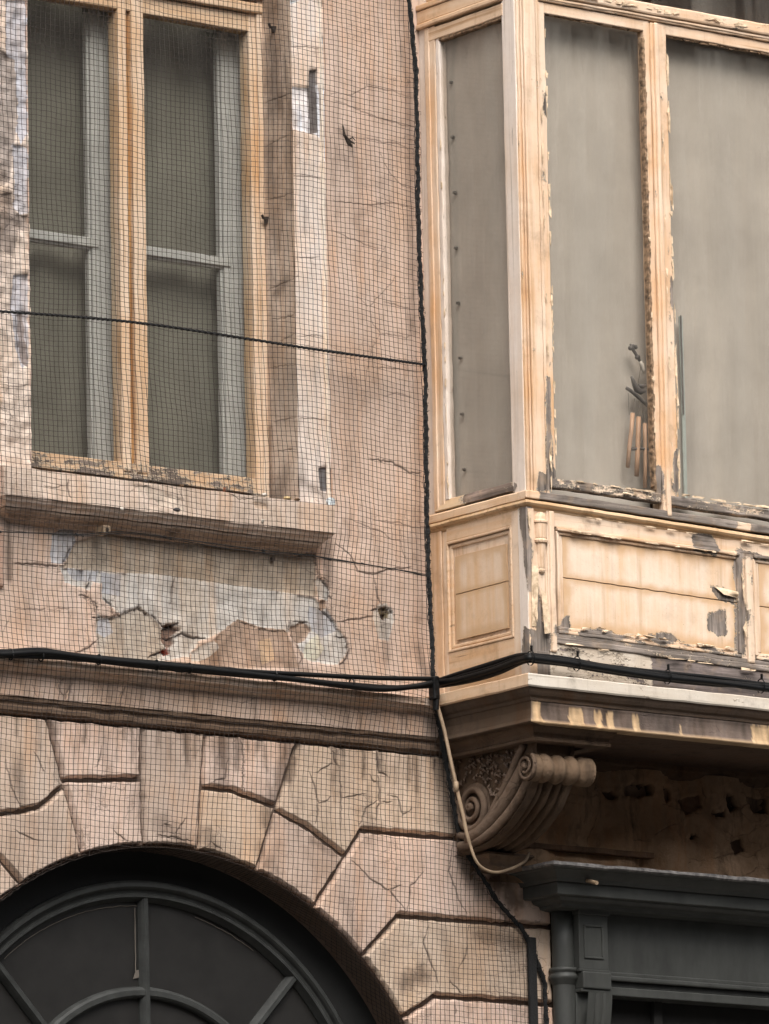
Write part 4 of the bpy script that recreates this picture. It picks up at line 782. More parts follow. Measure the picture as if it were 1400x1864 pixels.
# front: corner strip with split colonnette
b = MB(); b.box(.224, .36, -.638, -.60, 6.20, 6.912, .02, .003); b.build('corner_back', M['paint_v'], bay, .001, 8., peel(.12))
b = MB(); b.box(.2205, .258, -.6495, -.625, 6.20, 6.915, .012, .003); b.build('corner_strip', M['paint_v'], bay, .0025, 10., peel(.22))
b = MB(); b.box(.335, .362, -.651, -.625, 6.34, 6.912, .012, .006); b.box(.325, .335, -.645, -.625, 6.34, 6.912, .012, .003); b.build('corner_strip', M['paint_v'], bay, .002, 10., peel(.12))
b = MB(); V = []; zz_ = [(6.652, .007), (6.660, .016), (6.668, .018), (6.672, .014), (6.68, .0165), (6.72, .0185), (6.775, .021), (6.78, .030), (6.788, .032), (6.794, .024), (6.80, .026), (6.855, .0285), (6.86, .033), (6.866, .033), (6.872, .029), (6.885, .027), (6.895, .021), (6.902, .012), (6.906, .002)]
k = 12
for z, r in zz_:
    for i in range(k+1): a = math.pi*i/k; V.append((.297-r*math.cos(a), -.638-r*math.sin(a)*.8, z))
b.add(V, [[i*(k+1)+j, i*(k+1)+j+1, (i+1)*(k+1)+j+1, (i+1)*(k+1)+j] for i in range(len(zz_)-1) for j in range(k)]); b.build('colonnette', M['paint_v'], bay, .0008, 14., peel(.08), smooth=False)
b = MB(); b.box(.262, .33, -.6415, -.625, 6.20, 6.34, .012, .003); b.build('corner_foot', M['paint_v'], bay, .002, 10., .72)
# hanging torn strip of paint
def sheet(pts, nrm, th, name, mat, par, amp=.006, seed=0., curl=0.):
    m_, n_ = 10, 4; A, B, C_, D_ = [np.array(p, float) for p in pts]; V = []
    for i in range(m_+1):
        for j in range(n_+1):
            t, s_ = i/m_, j/n_; p = (A*(1-t)+D_*t)*(1-s_)+(B*(1-t)+C_*t)*s_
            V.append(p+np.array(nrm)*(curl*s_**2*math.sin(math.pi*min(1, t*1.1))+amp*noise.noise(Vector((i*.7, j*.9, seed)))))
    F = [[i*(n_+1)+j, i*(n_+1)+j+1, (i+1)*(n_+1)+j+1, (i+1)*(n_+1)+j] for i in range(m_) for j in range(n_)]; V = np.array(V); n0 = len(V)
    return MB().add(V, F).add(V-np.array(nrm)*th, [f[::-1] for f in F]).build(name, mat, par, smooth=True)
sheet([(*W(985, 1072, -.653),)[:3], W(993, 1078, -.653), W(1002, 1152, -.655), W(992, 1154, -.66)], (0, -1, 0), .0015, 'paint_sheet', M['flake'], bay, .003, 2., .012)
sheet([W(968, 1030, -.652), W(980, 1030, -.652), W(976, 1140, -.652), W(968, 1140, -.652)], (0, -1, 0), .0012, 'paint_sheet', M['flake'], bay, .003, 5., .006)
sheet([W(1300, 1067, -.638), W(1340, 1076, -.638), W(1342, 1088, -.642), W(1318, 1082, -.646)], (0, -1, 0), .0012, 'paint_sheet', M['flake'], bay, .003, 8., .014)
# front rails, panels
b = MB(); b.box(.362, 2.36, -.642, -.60, 6.853, 6.912, .018, .003); drop(b, .7); b.build('panel_rail', M['paint_x'], bay, .0018, 11., peel(.10))
def pmould(x0, x1):
    b = MB(); b.box(x0, x1, -.652, -.62, 6.838, 6.853, .018, .005).box(x0+.012, x1-.012, -.641, -.62, 6.823, 6.839, .018, .005); drop(b, .7); b.build('panel_moulding', M['paint_x'], bay, .0022, 14., peel(.24))
    b = MB(); b.box(x0, x1, -.645, -.62, 6.422, 6.436, .018, .005).box(x0+.012, x1-.012, -.638, -.62, 6.434, 6.452, .018, .005); drop(b, .9); b.build('panel_moulding', M['paint_x'], bay, .0025, 14., peel(.42))
    b = MB(); b.box(x0, x0+.014, -.643, -.62, 6.436, 6.838, .018, .005).box(x0+.014, x0+.034, -.636, -.62, 6.45, 6.825, .018, .005); drop(b, .8); b.build('panel_moulding', M['paint_v'], bay, .002, 12., peel(.16))
    b = MB(); b.box(x1-.012, x1, -.643, -.62, 6.436, 6.838, .018, .005); drop(b, .8); b.build('panel_moulding', M['paint_v'], bay, .002, 12., peel(.3))
def boards(x0, x1):
    zc1 = lambda x: 6.651-.022*(x-.38)/.93
    for nm in 'ul':
        m, q = 60, 16; V = []
        for i in range(m+1):
            x = x0+(x1-x0)*i/m; e = .003*noise.noise(Vector((x*22, 1, 0)))+.0012*noise.noise(Vector((x*90, 5, 0)))
            zl, zh = (zc1(x)+.0022+e, 6.823+sag(x)*.7) if nm == 'u' else (6.450+sag(x)*.9, zc1(x)-.0022+e)
            for j in range(q+1): V.append((x, -.6335-.002*noise.noise(Vector((x*3, j*.1, 7))), zl+(zh-zl)*j/q))
        F = [[i*(q+1)+j, i*(q+1)+j+1, (i+1)*(q+1)+j+1, (i+1)*(q+1)+j] for i in range(m) for j in range(q)]
        n_ = len(V); V2 = [(x, y+.012, z) for x, y, z in V]; r_ = q+1
        bd_ = [i*r_ for i in range(m+1)]+[m*r_+j for j in range(1, r_)]+[i*r_+q for i in range(m-1, -1, -1)]+[j for j in range(q-1, 0, -1)]
        F += [[bd_[i], bd_[(i+1) % len(bd_)], bd_[(i+1) % len(bd_)]+n_, bd_[i]+n_] for i in range(len(bd_))]
        ag = [max(0, min(1, 1.3-min(x-x0, x1-x, (6.825+sag(x)*.7)-z, z-(6.45+sag(x)*.9), abs(z-zc1(x))*1.8)/.042+.55*noise.noise(Vector((x*16, z*16, 3)))+.3*noise.noise(Vector((x*60, z*25, 3))))) for x, y, z in V]
        MB().add(V+V2, F).build('board', M['panel_board'], bay, 0., 9., peel(.02), attrs={'age': ag+ag})
pmould(.376, 1.325); boards(.41, 1.313); pmould(1.40, 2.345); boards(1.434, 2.333)
b = MB(); b.box(1.325, 1.40, -.640, -.61, 6.40, 6.86, .015, .003); b.box(1.352, 1.388, -.654, -.63, 6.40, 6.845, .012, .009); drop(b, .8); b.build('panel_stile', M['paint_v'], bay, .003, 13., peel(.26))
b = MB(); b.box(.362, 2.36, -.641, -.60, 6.405, 6.424, .018, .003); b.box(.362, 2.36, -.648, -.60, 6.380, 6.406, .018, .005); drop(b); b.build('base_moulding', M['paint_x'], bay, .003, 12., peel(.66))
b = MB(); b.box(.33, 2.40, -.640, -.60, 6.18, 6.381, .016, .003); drop(b, .5); b.build('base_board', M['paint_base'] if 'paint_base' in M else M['paint_x'], bay, .003, 9., lambda p: .40 if p[0] < .85 else .72)
# cornice under the bay
CP = [(-.06, 6.236), (.050, 6.232), (.054, 6.228), (.054, 6.186), (.050, 6.182), (.042, 6.176), (.036, 6.165), (.030, 6.152), (.018, 6.143), (.014, 6.132), (-.06, 6.13)]
def cornice_tint(V, base, white):
    out = []
    for x, y, z in V:
        t = base
        out.append(t)
    return np.array(out)
b = MB(); b.sweep(path[:2], CP[:4]+[(.050, 6.180), (-.06, 6.18)], .03, False); b.v[-1][-6:, 1] -= np.array([-.06, .05, .054, .054, .05, -.06]); b.build('cornice_nose', M['paint_y'], bay, .002, 9., .02)
b = MB(); b.sweep(path[1:], CP[:4]+[(.050, 6.180), (-.06, 6.18)], .03, False); b.v[-1][:6, 0] -= np.array([-.06, .05, .054, .054, .05, -.06])+.001; b.build('cornice_nose', M['nose_white'] if 'nose_white' in M else M['paint_x'], bay, .002, 9., .22)
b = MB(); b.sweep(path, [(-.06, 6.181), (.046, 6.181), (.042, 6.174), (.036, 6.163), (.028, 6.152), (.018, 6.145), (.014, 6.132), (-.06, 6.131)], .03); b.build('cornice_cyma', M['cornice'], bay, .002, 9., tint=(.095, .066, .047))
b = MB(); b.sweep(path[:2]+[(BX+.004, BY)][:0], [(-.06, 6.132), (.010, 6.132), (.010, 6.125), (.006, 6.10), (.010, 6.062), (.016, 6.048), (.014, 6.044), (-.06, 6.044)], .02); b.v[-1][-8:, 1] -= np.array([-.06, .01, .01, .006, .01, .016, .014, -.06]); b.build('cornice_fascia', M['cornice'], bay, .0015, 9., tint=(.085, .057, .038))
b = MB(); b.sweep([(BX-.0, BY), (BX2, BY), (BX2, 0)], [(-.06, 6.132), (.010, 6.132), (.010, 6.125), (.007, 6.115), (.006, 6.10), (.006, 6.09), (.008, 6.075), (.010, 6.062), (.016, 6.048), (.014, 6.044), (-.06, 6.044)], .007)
b.v[-1][:11, 0] -= np.array([-.06, .01, .01, .007, .006, .006, .008, .010, .016, .014, -.06])
STK = [(WY(a, 1300, -.66)[0], WY(c, 1300, -.66)[0], zt_) for a, c, zt_ in ((972, 984, 6.13), (1036, 1061, 6.118), (1083, 1096, 6.115), (1105, 1117, 6.12), (1152, 1164, 6.115), (1237, 1240, 6.09), (1368, 1440, 6.125))]+[(1.62, 1.66, 6.12), (1.95, 2.05, 6.12), (2.3, 2.36, 6.11)]
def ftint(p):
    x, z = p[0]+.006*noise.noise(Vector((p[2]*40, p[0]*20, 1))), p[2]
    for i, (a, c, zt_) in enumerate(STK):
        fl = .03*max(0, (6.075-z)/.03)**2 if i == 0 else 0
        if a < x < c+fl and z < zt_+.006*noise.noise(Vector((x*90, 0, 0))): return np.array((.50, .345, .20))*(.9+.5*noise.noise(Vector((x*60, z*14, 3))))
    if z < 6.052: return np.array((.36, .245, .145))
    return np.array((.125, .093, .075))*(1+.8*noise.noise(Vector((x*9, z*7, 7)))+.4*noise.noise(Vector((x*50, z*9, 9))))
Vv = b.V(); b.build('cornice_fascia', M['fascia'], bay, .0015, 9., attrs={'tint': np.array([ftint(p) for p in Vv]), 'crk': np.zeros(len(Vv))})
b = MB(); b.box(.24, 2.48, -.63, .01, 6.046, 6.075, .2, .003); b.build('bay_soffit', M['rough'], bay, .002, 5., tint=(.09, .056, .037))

# ------------------------------------------------------------------ paint flakes along the glazing (many, tiny: one part each)
def flakes(name, mat, par, line, n_all, lo, hi, out, thick=.0018, seed=1, tilt=.25, shift=.0, axis='front'):
    """irregular chips of dried paint or putty strung along a polyline; line of (u,z), chips lie in the face and lift off it"""
    r = np.random.default_rng(seed); b = MB(); L = resample(line, .004)
    for _ in range(int(n_all*.36)):
        c = L[r.integers(len(L))]; w_, h_ = r.uniform(*lo), r.uniform(*hi); k = r.integers(4, 7); a = np.sort(r.uniform(0, 6.283, k)); 
        if k < 5: a = np.array([.6, 2.5, 3.8, 5.6])+r.uniform(-.25, .25, 4)
        P = np.c_[np.cos(a)*w_*r.uniform(.75, 1.25, len(a)), np.sin(a)*h_*r.uniform(.75, 1.25, len(a))]
        tx, tz = r.normal(0, tilt, 2); lift = r.uniform(.0005, .002)
        u = c[0]+P[:, 0]+r.normal(0, shift) if shift else c[0]+P[:, 0]; z = c[1]+P[:, 1]; d = lift+np.abs(P[:, 0]*tx+P[:, 1]*tz)
        V = np.c_[u, out-d, z] if axis == 'front' else np.c_[out-d, u, z]
        Vb = V.copy(); Vb[:, 1 if axis == 'front' else 0] += thick
        m = len(a); b.add(np.concatenate([V, Vb]), [list(range(m)), list(range(2*m-1, m-1, -1))]+[[i, i+m, (i+1) % m+m, (i+1) % m] for i in range(m)])
    o = b.build(name, mat, par); tag(o, kind='stuff'); return o
flakes('putty_crumbs', M['flake_brown'], bay, [(.8925, 8.94), (.8905, 7.07)], 60, (.004, .008), (.012, .030), -.649, .012, 1, .05)
b = MB(); b.box(.884, .896, -.6485, -.62, 7.07, 8.95, .012, .003); drop(b, .3); b.build('putty_strip', M['flake_brown'], bay, .004, 60.)
flakes('putty_crumbs', M['flake'], bay, [(.8905, 8.5), (.8905, 7.07)], 20, (.004, .0075), (.008, .022), -.652, .004, 2, .15)
flakes('paint_flakes', M['flake'], bay, [(.377, 8.96), (.377, 7.06)], 90, (.003, .007), (.012, .04), -.647, .0025, 3, .12)
flakes('paint_flakes', M['flake'], bay, [(1.013, 8.94), (1.014, 7.06)], 95, (.004, .009), (.012, .05), -.647, .0025, 4, .14)
flakes('putty_crumbs', M['flake_brown'], bay, [(.385, 8.975), (.88, 8.972)], 60, (.012, .03), (.004, .007), -.635, .008, 5, .1)
flakes('putty_crumbs', M['flake_brown'], bay, [(1.015, 8.973), (1.70, 8.972)], 70, (.012, .03), (.005, .010), -.635, .008, 6, .1)
flakes('paint_flakes', M['flake'], bay, [(.40, 7.048), (.87, 7.042)], 40, (.010, .03), (.003, .006), -.651, .0018, 7, .2)
flakes('paint_flakes', M['flake'], bay, [(.40, 7.025), (.87, 7.02)], 18, (.010, .028), (.003, .006), -.653, .0018, 8, .2)
flakes('paint_flakes', M['flake'], bay, [(1.03, 7.045), (1.70, 7.03)], 40, (.014, .04), (.004, .009), -.652, .0018, 9, .2)
flakes('paint_flakes', M['flake'], bay, [(.40, 6.452), (.8, 6.443), (1.31, 6.432)], 46, (.014, .045), (.004, .010), -.640, .0018, 10, .25)
flakes('paint_flakes', M['flake'], bay, [(.40, 6.838), (.8, 6.83), (1.31, 6.822)], 44, (.012, .045), (.003, .007), -.653, .0018, 11, .25)
flakes('paint_flakes', M['flake'], bay, [(.40, 6.905), (1.48, 6.882)], 30, (.012, .04), (.003, .006), -.651, .0018, 12, .2)
flakes('paint_flakes', M['flake'], bay, [(.36, 9.065), (1.5, 9.065)], 60, (.012, .045), (.004, .012), -.670, .0018, 13, .12)
flakes('paint_flakes', M['flake'], bay, [(1.338, 6.80), (1.338, 6.45)], 20, (.004, .010), (.010, .035), -.645, .0018, 14, .3)
flakes('paint_flakes', M['flake'], bay, [(.342, 8.9), (.342, 7.0)], 40, (.003, .006), (.015, .05), -.655, .0018, 15, .2)
flakes('paint_flakes', M['flake'], bay, [(.962, 8.9), (.962, 7.02)], 30, (.003, .007), (.015, .05), -.668, .0018, 16, .2)
flakes('paint_flakes', M['flake'], bay, [(.23, 6.88), (.25, 6.5), (.262, 6.34)], 16, (.004, .010), (.015, .05), -.652, .0018, 17, .3)
flakes('paint_flakes', M['flake'], bay, [(.40, 6.375), (1.45, 6.35)], 26, (.015, .05), (.003, .009), -.650, .0018, 18, .25)
flakes('paint_flakes', M['flake'], bay, [(-.135, 8.9), (-.138, 7.04)], 40, (.003, .006), (.012, .04), .2225, .0018, 19, .15, axis='side')

# ------------------------------------------------------------------ scroll corbel under the bay
cb = thing('scroll_corbel', 'carved stone scroll corbel with two volutes and ribbed front under the bay corner', 'corbel', (.44, -.1, 5.5))
CT = (.095, .062, .040)
XA, XB2 = .305, .585
# front sweep (y,z) from under the upper volute down to the wall
crv = [(-.545, 5.90), (-.53, 5.86), (-.505, 5.82), (-.45, 5.75), (-.36, 5.69), (-.27, 5.645), (-.18, 5.622), (-.08, 5.61), (0, 5.605)]
XF = .515
def catmull(P, m=6):
    P = np.array(P, float); Q = np.vstack([2*P[0]-P[1], P, 2*P[-1]-P[-2]]); out = []
    for i in range(1, len(Q)-2):
        for t in np.linspace(0, 1, m, endpoint=False):
            out.append(.5*(2*Q[i]+(Q[i+1]-Q[i-1])*t+(2*Q[i-1]-5*Q[i]+4*Q[i+1]-Q[i+2])*t*t+(3*Q[i]-Q[i-1]-3*Q[i+1]+Q[i+2])*t**3))
    out.append(P[-1]); return np.array(out)
cv = catmull(crv, 5); tn = np.gradient(cv, axis=0); tn /= np.linalg.norm(tn, axis=1, keepdims=True); nm_ = np.c_[-tn[:, 1], tn[:, 0]]
if nm_[4][1] > 0: nm_ = -nm_
xs = np.linspace(XA, XF, 65)
def rib(x):
    t = (x-XA)/(XF-XA)
    if t < .20 or t > .86: return .014
    return -.046+.056*abs(math.sin((t-.20)/.66*math.pi*3))**.6
V = np.array([[x, p[0]+n_[0]*rib(x), p[1]+n_[1]*rib(x)] for x in xs for p, n_ in zip(cv, nm_)]); m = len(cv)
F = [[i*m+j, i*m+j+1, (i+1)*m+j+1, (i+1)*m+j] for i in range(len(xs)-1) for j in range(m-1)]
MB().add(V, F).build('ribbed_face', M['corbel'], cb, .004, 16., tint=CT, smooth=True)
for xx, sgn in ((XA, 1), (XF, -1)):
    Ls = [(p[0]+n_[0]*.012, p[1]+n_[1]*.012) for p, n_ in zip(cv, nm_)]+[(0, 5.99), (-.56, 5.99)]
    relief('corbel_cheek', Ls, (lambda s_, x_: (lambda u, v, h: np.c_[x_-s_*h, u, v]))(sgn, xx+sgn*.010), M['corbel'], cb, .010, [], [], tint=CT, wob=.004, wsc=20., fine=.0035, edge=.02)
# upper roll with rings
V = []; k = 20; nx = 60
for i in range(nx+1):
    x = XA-.012+(XB2-XA+.024)*i/nx; t = i/nx
    r = .058*(1 if t < .12 or t > .88 else (.70+.34*abs(math.sin((t-.12)/.76*math.pi*3.5))**.7))
    for j in range(k): a = 2*math.pi*j/k; V.append((x, -.525+r*math.cos(a), 5.888+r*math.sin(a)))
MB().add(V, [[i*k+j, i*k+(j+1) % k, (i+1)*k+(j+1) % k, (i+1)*k+j] for i in range(nx) for j in range(k)]+[list(range(k)), [nx*k+j for j in range(k)][::-1]]).build('upper_roll', M['corbel'], cb, .002, 14., tint=(.165, .11, .07), smooth=True)
def volute(cy, cz, r, x, turns, name, rw, dirn=1, a_st=0.):
    P = []; R_ = []
    for i in range(90):
        t = i/89; a = a_st+dirn*turns*2*math.pi*t; rr = r*(1-t)**.9*.96+.004
        P.append((x-.004-.016*t, cy+rr*math.cos(a), cz+rr*math.sin(a))); R_.append(rw*(1-.55*t))
    b = MB().tube(P, R_, 8); b.tube([(x+.01, cy, cz), (x-.026, cy, cz)], rw*.9, 10)
    # disc behind
    k = 28; b.add([(x+.002, cy+r*1.02*math.cos(2*math.pi*j/k), cz+r*1.02*math.sin(2*math.pi*j/k)) for j in range(k)]+[(x+.03, cy+r*1.02*math.cos(2*math.pi*j/k), cz+r*1.02*math.sin(2*math.pi*j/k)) for j in range(k)], [list(range(k))]+[[j, j+k, (j+1) % k+k, (j+1) % k] for j in range(k)])
    b.build(name, M['corbel'], cb, .002, 20., tint=(.14, .095, .066), smooth=True)
volute(-.525, 5.888, .054, XA-.012, 2.1, 'upper_volute', .0095, 1, 2.2)
volute(-.150, 5.775, .098, XA+.004, 2.4, 'lower_volute', .017, -1, .4)
# raised band joining the two volutes along the edge
bp = catmull([(-.49, 5.985), (-.44, 5.93), (-.385, 5.86), (-.32, 5.79), (-.255, 5.725), (-.19, 5.685), (-.11, 5.665), (-.05, 5.675)], 6)
b = MB(); b.tube([(XA, p[0], p[1]) for p in bp], .016, 8); bq = catmull([(-.522, 5.85), (-.45, 5.778), (-.37, 5.718), (-.28, 5.668), (-.19, 5.642), (-.10, 5.63), (-.05, 5.63)], 6); b.tube([(XA+.004, p[0], p[1]) for p in bq], .02, 8)
wmid = [(XA+.006, (p[0]+q[0])/2, (p[1]+q[1])/2) for p, q in zip(bp[::len(bp)//12][:12], bq[::len(bq)//12][:12])]; b.tube(wmid, .03, 8); b.build('scroll_band', M['corbel'], cb, .002, 14., tint=(.15, .103, .072), smooth=True)
# carved leaf field: many small raised tongues
r = np.random.default_rng(5); b = MB()
for _ in range(190):
    y, z = r.uniform(-.47, -.02), r.uniform(5.80, 5.975)
    if z < 5.985+(y+.50)*-1.25+.015 and y < -.15 and z < 5.93-(y+.40)*1.1: continue
    if math.hypot(y+.15, z-5.775) < .115: continue
    a = r.uniform(.6, 1.8); l = r.uniform(.012, .026); b.tube([(XA+.006, y-l*math.cos(a)/2, z-l*math.sin(a)/2), (XA-.002, y, z), (XA+.006, y+l*math.cos(a)/2, z+l*math.sin(a)/2)], [.002, .0055, .002], 5)
o = b.build('carved_leaves', M['corbel'], cb, .002, 30., tint=(.18, .128, .096), smooth=True); tag(o, kind='stuff')
# abacus and foot
b = MB(); b.box(XA+.01, XF-.01, -.535, 0, 5.92, 5.99, .05, .004); b.build('corbel_neck', M['corbel'], cb, .002, 9., tint=CT)
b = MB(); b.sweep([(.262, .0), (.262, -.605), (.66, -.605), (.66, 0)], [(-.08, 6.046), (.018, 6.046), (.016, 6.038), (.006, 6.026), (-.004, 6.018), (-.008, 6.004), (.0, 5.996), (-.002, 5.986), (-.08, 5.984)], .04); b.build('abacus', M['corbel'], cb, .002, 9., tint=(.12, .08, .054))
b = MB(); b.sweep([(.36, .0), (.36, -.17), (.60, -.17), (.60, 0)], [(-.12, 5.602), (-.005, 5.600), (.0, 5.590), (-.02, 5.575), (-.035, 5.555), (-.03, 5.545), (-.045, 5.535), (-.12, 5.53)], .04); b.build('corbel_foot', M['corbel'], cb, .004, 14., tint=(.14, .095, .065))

# ------------------------------------------------------------------ shopfront
shop = thing('shopfront', 'charcoal grey painted shopfront with deep cornice, frieze board and fluted console', 'shopfront', (1.9, -.1, .13))
sp_ = [(.648, 0), (.648, -.25), (XR, -.25)]
b = MB(); b.sweep(sp_, [(-.2, 5.548), (.078, 5.546), (.080, 5.536), (.075, 5.532), (.060, 5.528), (.04, 5.515), (.02, 5.50), (.012, 5.486), (-.2, 5.486)], .05); b.build('cornice_cyma', M['dark_paint'], shop, .0015, 8.)
b = MB(); b.sweep(sp_, [(-.2, 5.486), (.0, 5.485), (.0, 5.438), (-.006, 5.434), (-.2, 5.432)], .05); b.build('cornice_corona', M['dark_paint'], shop, .0012, 6.)
b = MB(); b.sweep([(.66, 0), (.66, -.24), (XR, -.24)], [(-.2, 5.433), (-.03, 5.433), (-.04, 5.42), (-.07, 5.412), (-.075, 5.40), (-.10, 5.395), (-.2, 5.39)], .06); b.build('cornice_bed', M['dark_paint'], shop)
b = MB(); b.sweep([(.560, 0), (.560, -.338), (XR, -.338)], [(-.3, 5.575), (-.01, 5.556), (.004, 5.552), (.006, 5.540), (-.002, 5.534), (-.012, 5.545), (-.3, 5.552)], .03); b.build('lead_flashing', M['lead'], shop, .005, 16.)
b = MB(); b.cyl((.79, -.25, 5.50), (.776, -.345, 5.476), .008, 10); b.build('pipe_stub', M['beige_cable'], shop)
b = MB(); b.box(.985, XR, -.10, .02, 5.155, 5.46, .1, .002); b.build('frieze_board', M['dark_paint'], shop, .0008, 4.)
b = MB(); b.box(.985, XR, -.112, .0, 5.138, 5.156, .1, .004); b.box(.985, XR, -.128, .0, 5.118, 5.139, .1, .006); b.box(.985, XR, -.105, .0, 5.095, 5.117, .1, .003); b.box(.985, XR, -.118, .0, 5.058, 5.094, .1, .004); b.build('architrave_moulding', M['dark_paint'], shop, .0008, 6.)
b = MB(); b.box(.845, .995, -.135, .0, 5.155, 5.385, .05, .003); b.box(.838, 1.0, -.145, .0, 5.378, 5.432, .05, .004); b.box(.84, .998, -.140, 0, 5.145, 5.156, .05, .003); b.box(.85, .998, -.150, .0, 5.075, 5.146, .04, .006); b.box(.846, 1.0, -.142, 0, 5.062, 5.076, .04, .003); b.build('pilaster_block', M['dark_paint'], shop, .0008, 6.)
b = MB()
for x0, x1, z0, z1 in ((.868, .968, 5.330, 5.338), (.868, .968, 5.200, 5.208), (.868, .876, 5.208, 5.330), (.960, .968, 5.208, 5.330)): b.box(x0, x1, -.141, -.13, z0, z1, .05, .002)
b.build('pilaster_panel', M['dark_paint'], shop)
V = []
for i in range(21):
    t = i/20; z = 5.06-.75*t; y = -.135-.03*math.cos(t*5)+.05*t
    for j in range(29):
        s_ = j/28; fl = -.010*max(0, math.sin(s_*math.pi*7)) if .12 < s_ < .88 else 0; V.append((.862+.125*s_, y-fl, z))
MB().add(V, [[i*29+j, i*29+j+1, (i+1)*29+j+1, (i+1)*29+j] for i in range(20) for j in range(28)]).build('fluted_console', M['dark_paint'], shop, smooth=True)
b = MB(); b.box(.845, .995, -.105, .0, .13, 5.062, .3, .003); b.build('pilaster_shaft', M['dark_paint'], shop)
b = MB(); b.box(.995, XR, -.02, .01, 4.8, 5.06, .3, .002); b.box(.995, XR, .0, .02, .13, 4.8, .5, .002); b.box(1.30, 1.345, -.045, .0, .13, 5.06, .3, .003); b.box(2.2, 2.245, -.045, .0, .13, 5.06, .3, .003); b.build('shop_window', M['dark'], shop)

dp = thing('drainpipe', 'dark grey round drainpipe with collar beside the shopfront pilaster', 'drainpipe', (.822, -.055, .13))
b = MB(); b.tube([(.822, -.058, z) for z in np.linspace(.2, 5.43, 30)], .047, 18); b.build('pipe', M['dark_paint'], dp, smooth=True)
V = []
pr = [(5.165, .050), (5.163, .060), (5.150, .062), (5.146, .056), (5.135, .058), (5.132, .064), (5.118, .062), (5.112, .056), (5.10, .052), (5.094, .048)]
for z, r_ in pr:
    for j in range(20): a = 2*math.pi*j/20; V.append((.822+r_*math.cos(a), -.058+r_*math.sin(a), z))
MB().add(V, [[i*20+j, i*20+(j+1) % 20, (i+1)*20+(j+1) % 20, (i+1)*20+j] for i in range(len(pr)-1) for j in range(20)]).build('collar', M['dark_paint'], dp, smooth=True)

# ------------------------------------------------------------------ bird net
net = thing('bird_net', 'fine black bird netting stretched over the pink wall and tall window', 'bird net', (-.9, -.1, 5.2))
NB = [(745, 0, -.08), (757, 120, -.08), (760, 250, -.08), (762, 400, -.08), (768, 560, -.08), (774, 660, -.08), (776, 800, -.08), (778, 950, -.08), (781, 1050, -.09), (786, 1150, -.10), (790, 1245, -.115), (797, 1300, -.10), (815, 1400, -.07), (828, 1480, -.06), (845, 1545, -.06), (870, 1583, -.055), (905, 1640, -.045), (950, 1690, -.04), (975, 1740, -.035), (992, 1790, -.035), (996, 1870, -.035)]
NBW = np.array([W(*q) for q in NB]); NBW = np.vstack([NBW[0]+np.array([-.02, 0, .6]), NBW, NBW[-1]+np.array([.01, 0, -.5])])
def nlim(z): return np.interp(-z, -NBW[:, 2], NBW[:, 0])
_yz = [(9.9, -.075), (8.0, -.085), (7.3, -.10), (7.02, -.118), (6.95, -.128), (6.84, -.128), (6.74, -.10), (6.5, -.085), (6.3, -.105), (6.21, -.122), (6.12, -.105), (6.0, -.075), (5.7, -.055), (5.0, -.05), (4.3, -.05)]
def ynet(x, z):
    y = np.interp(-z, [-a for a, _ in _yz], [b_ for _, b_ in _yz])
    yr = np.interp(-z, -NBW[:, 2], NBW[:, 1])
    t = np.clip((nlim(z)-x)/.5, 0, 1); t = t*t*(3-2*t); return yr*(1-t)+y*t
CX_, CZ_ = .0228, .0216
us = np.arange(-2.6, .85, CX_); vs = np.arange(4.35, 9.72, CZ_)
U, Z = np.meshgrid(us, vs, indexing='ij'); nx, nz = U.shape
DU = np.zeros_like(U); DV = np.zeros_like(U); DY = np.zeros_like(U)
for i in range(nx):
    for j in range(nz):
        u, z = U[i, j], Z[i, j]
        DU[i, j] = .018*noise.noise(Vector((u*1.1, z*.9, 1)))+.0045*noise.noise(Vector((u*6, z*6, 3)))+.0022*noise.noise(Vector((u*37, z*37, 5)))
        DV[i, j] = .032*noise.noise(Vector((u*1.3, z*.8, 11)))+.009*noise.noise(Vector((u*5, z*4, 13)))+.0022*noise.noise(Vector((u*37, z*37, 15)))
        DY[i, j] = .012*noise.noise(Vector((u*3, z*3, 21)))
DV += -.016*(U+.9)*.5
# the rows are drawn together where they are laced to the border rope
near = np.exp(-np.clip(nlim(Z)-U, 0, 9)/.05); DV += near*.010*np.sin(Z*21)
U2 = U+DU; Z2 = Z+DV; Y2 = ynet(U2, Z2)+DY
rr_ = np.hypot(U2-ACX, Z2-ACZ); t = np.clip((rr_-AR)/.25, 0, 1); Y2 = Y2*t+(-.030)*(1-t)
ins = AR-rr_; tuck = (ins > 0) & (Z2 > ACZ-.3)
f_ = np.where(tuck, (AR-.006)/np.maximum(rr_, .1), 1.); X3 = ACX+(U2-ACX)*f_; Z3 = ACZ+(Z2-ACZ)*f_; Y3 = np.where(tuck, -.030+ins*1.0, Y2)
OKm = (U2 < nlim(Z2)+.004) & (ins < .165)
P3 = np.stack([X3, Y3, Z3], -1)
def strands(P, ok, r, k=3):
    n, m, _ = P.shape; T = np.gradient(P, axis=1); T /= np.maximum(np.linalg.norm(T, axis=2, keepdims=True), 1e-9)
    A = np.cross(T, np.array([0, 1., 0])); A /= np.maximum(np.linalg.norm(A, axis=2, keepdims=True), 1e-9); B = np.cross(T, A)
    V = np.stack([P+r*(math.cos(a)*A+math.sin(a)*B) for a in np.arange(k)*2*math.pi/k], 2).reshape(-1, 3)
    idx = (np.arange(n)[:, None]*m+np.arange(m)[None])*k; s = ok[:, :-1] & ok[:, 1:]; i0 = idx[:, :-1][s]; i1 = idx[:, 1:][s]
    F = np.concatenate([np.stack([i0+j, i0+(j+1) % k, i1+(j+1) % k, i1+j], 1) for j in range(k)]); return V, F
V1, F1 = strands(P3, OKm, .0012); V2, F2 = strands(P3.transpose(1, 0, 2), OKm.T, .0011)
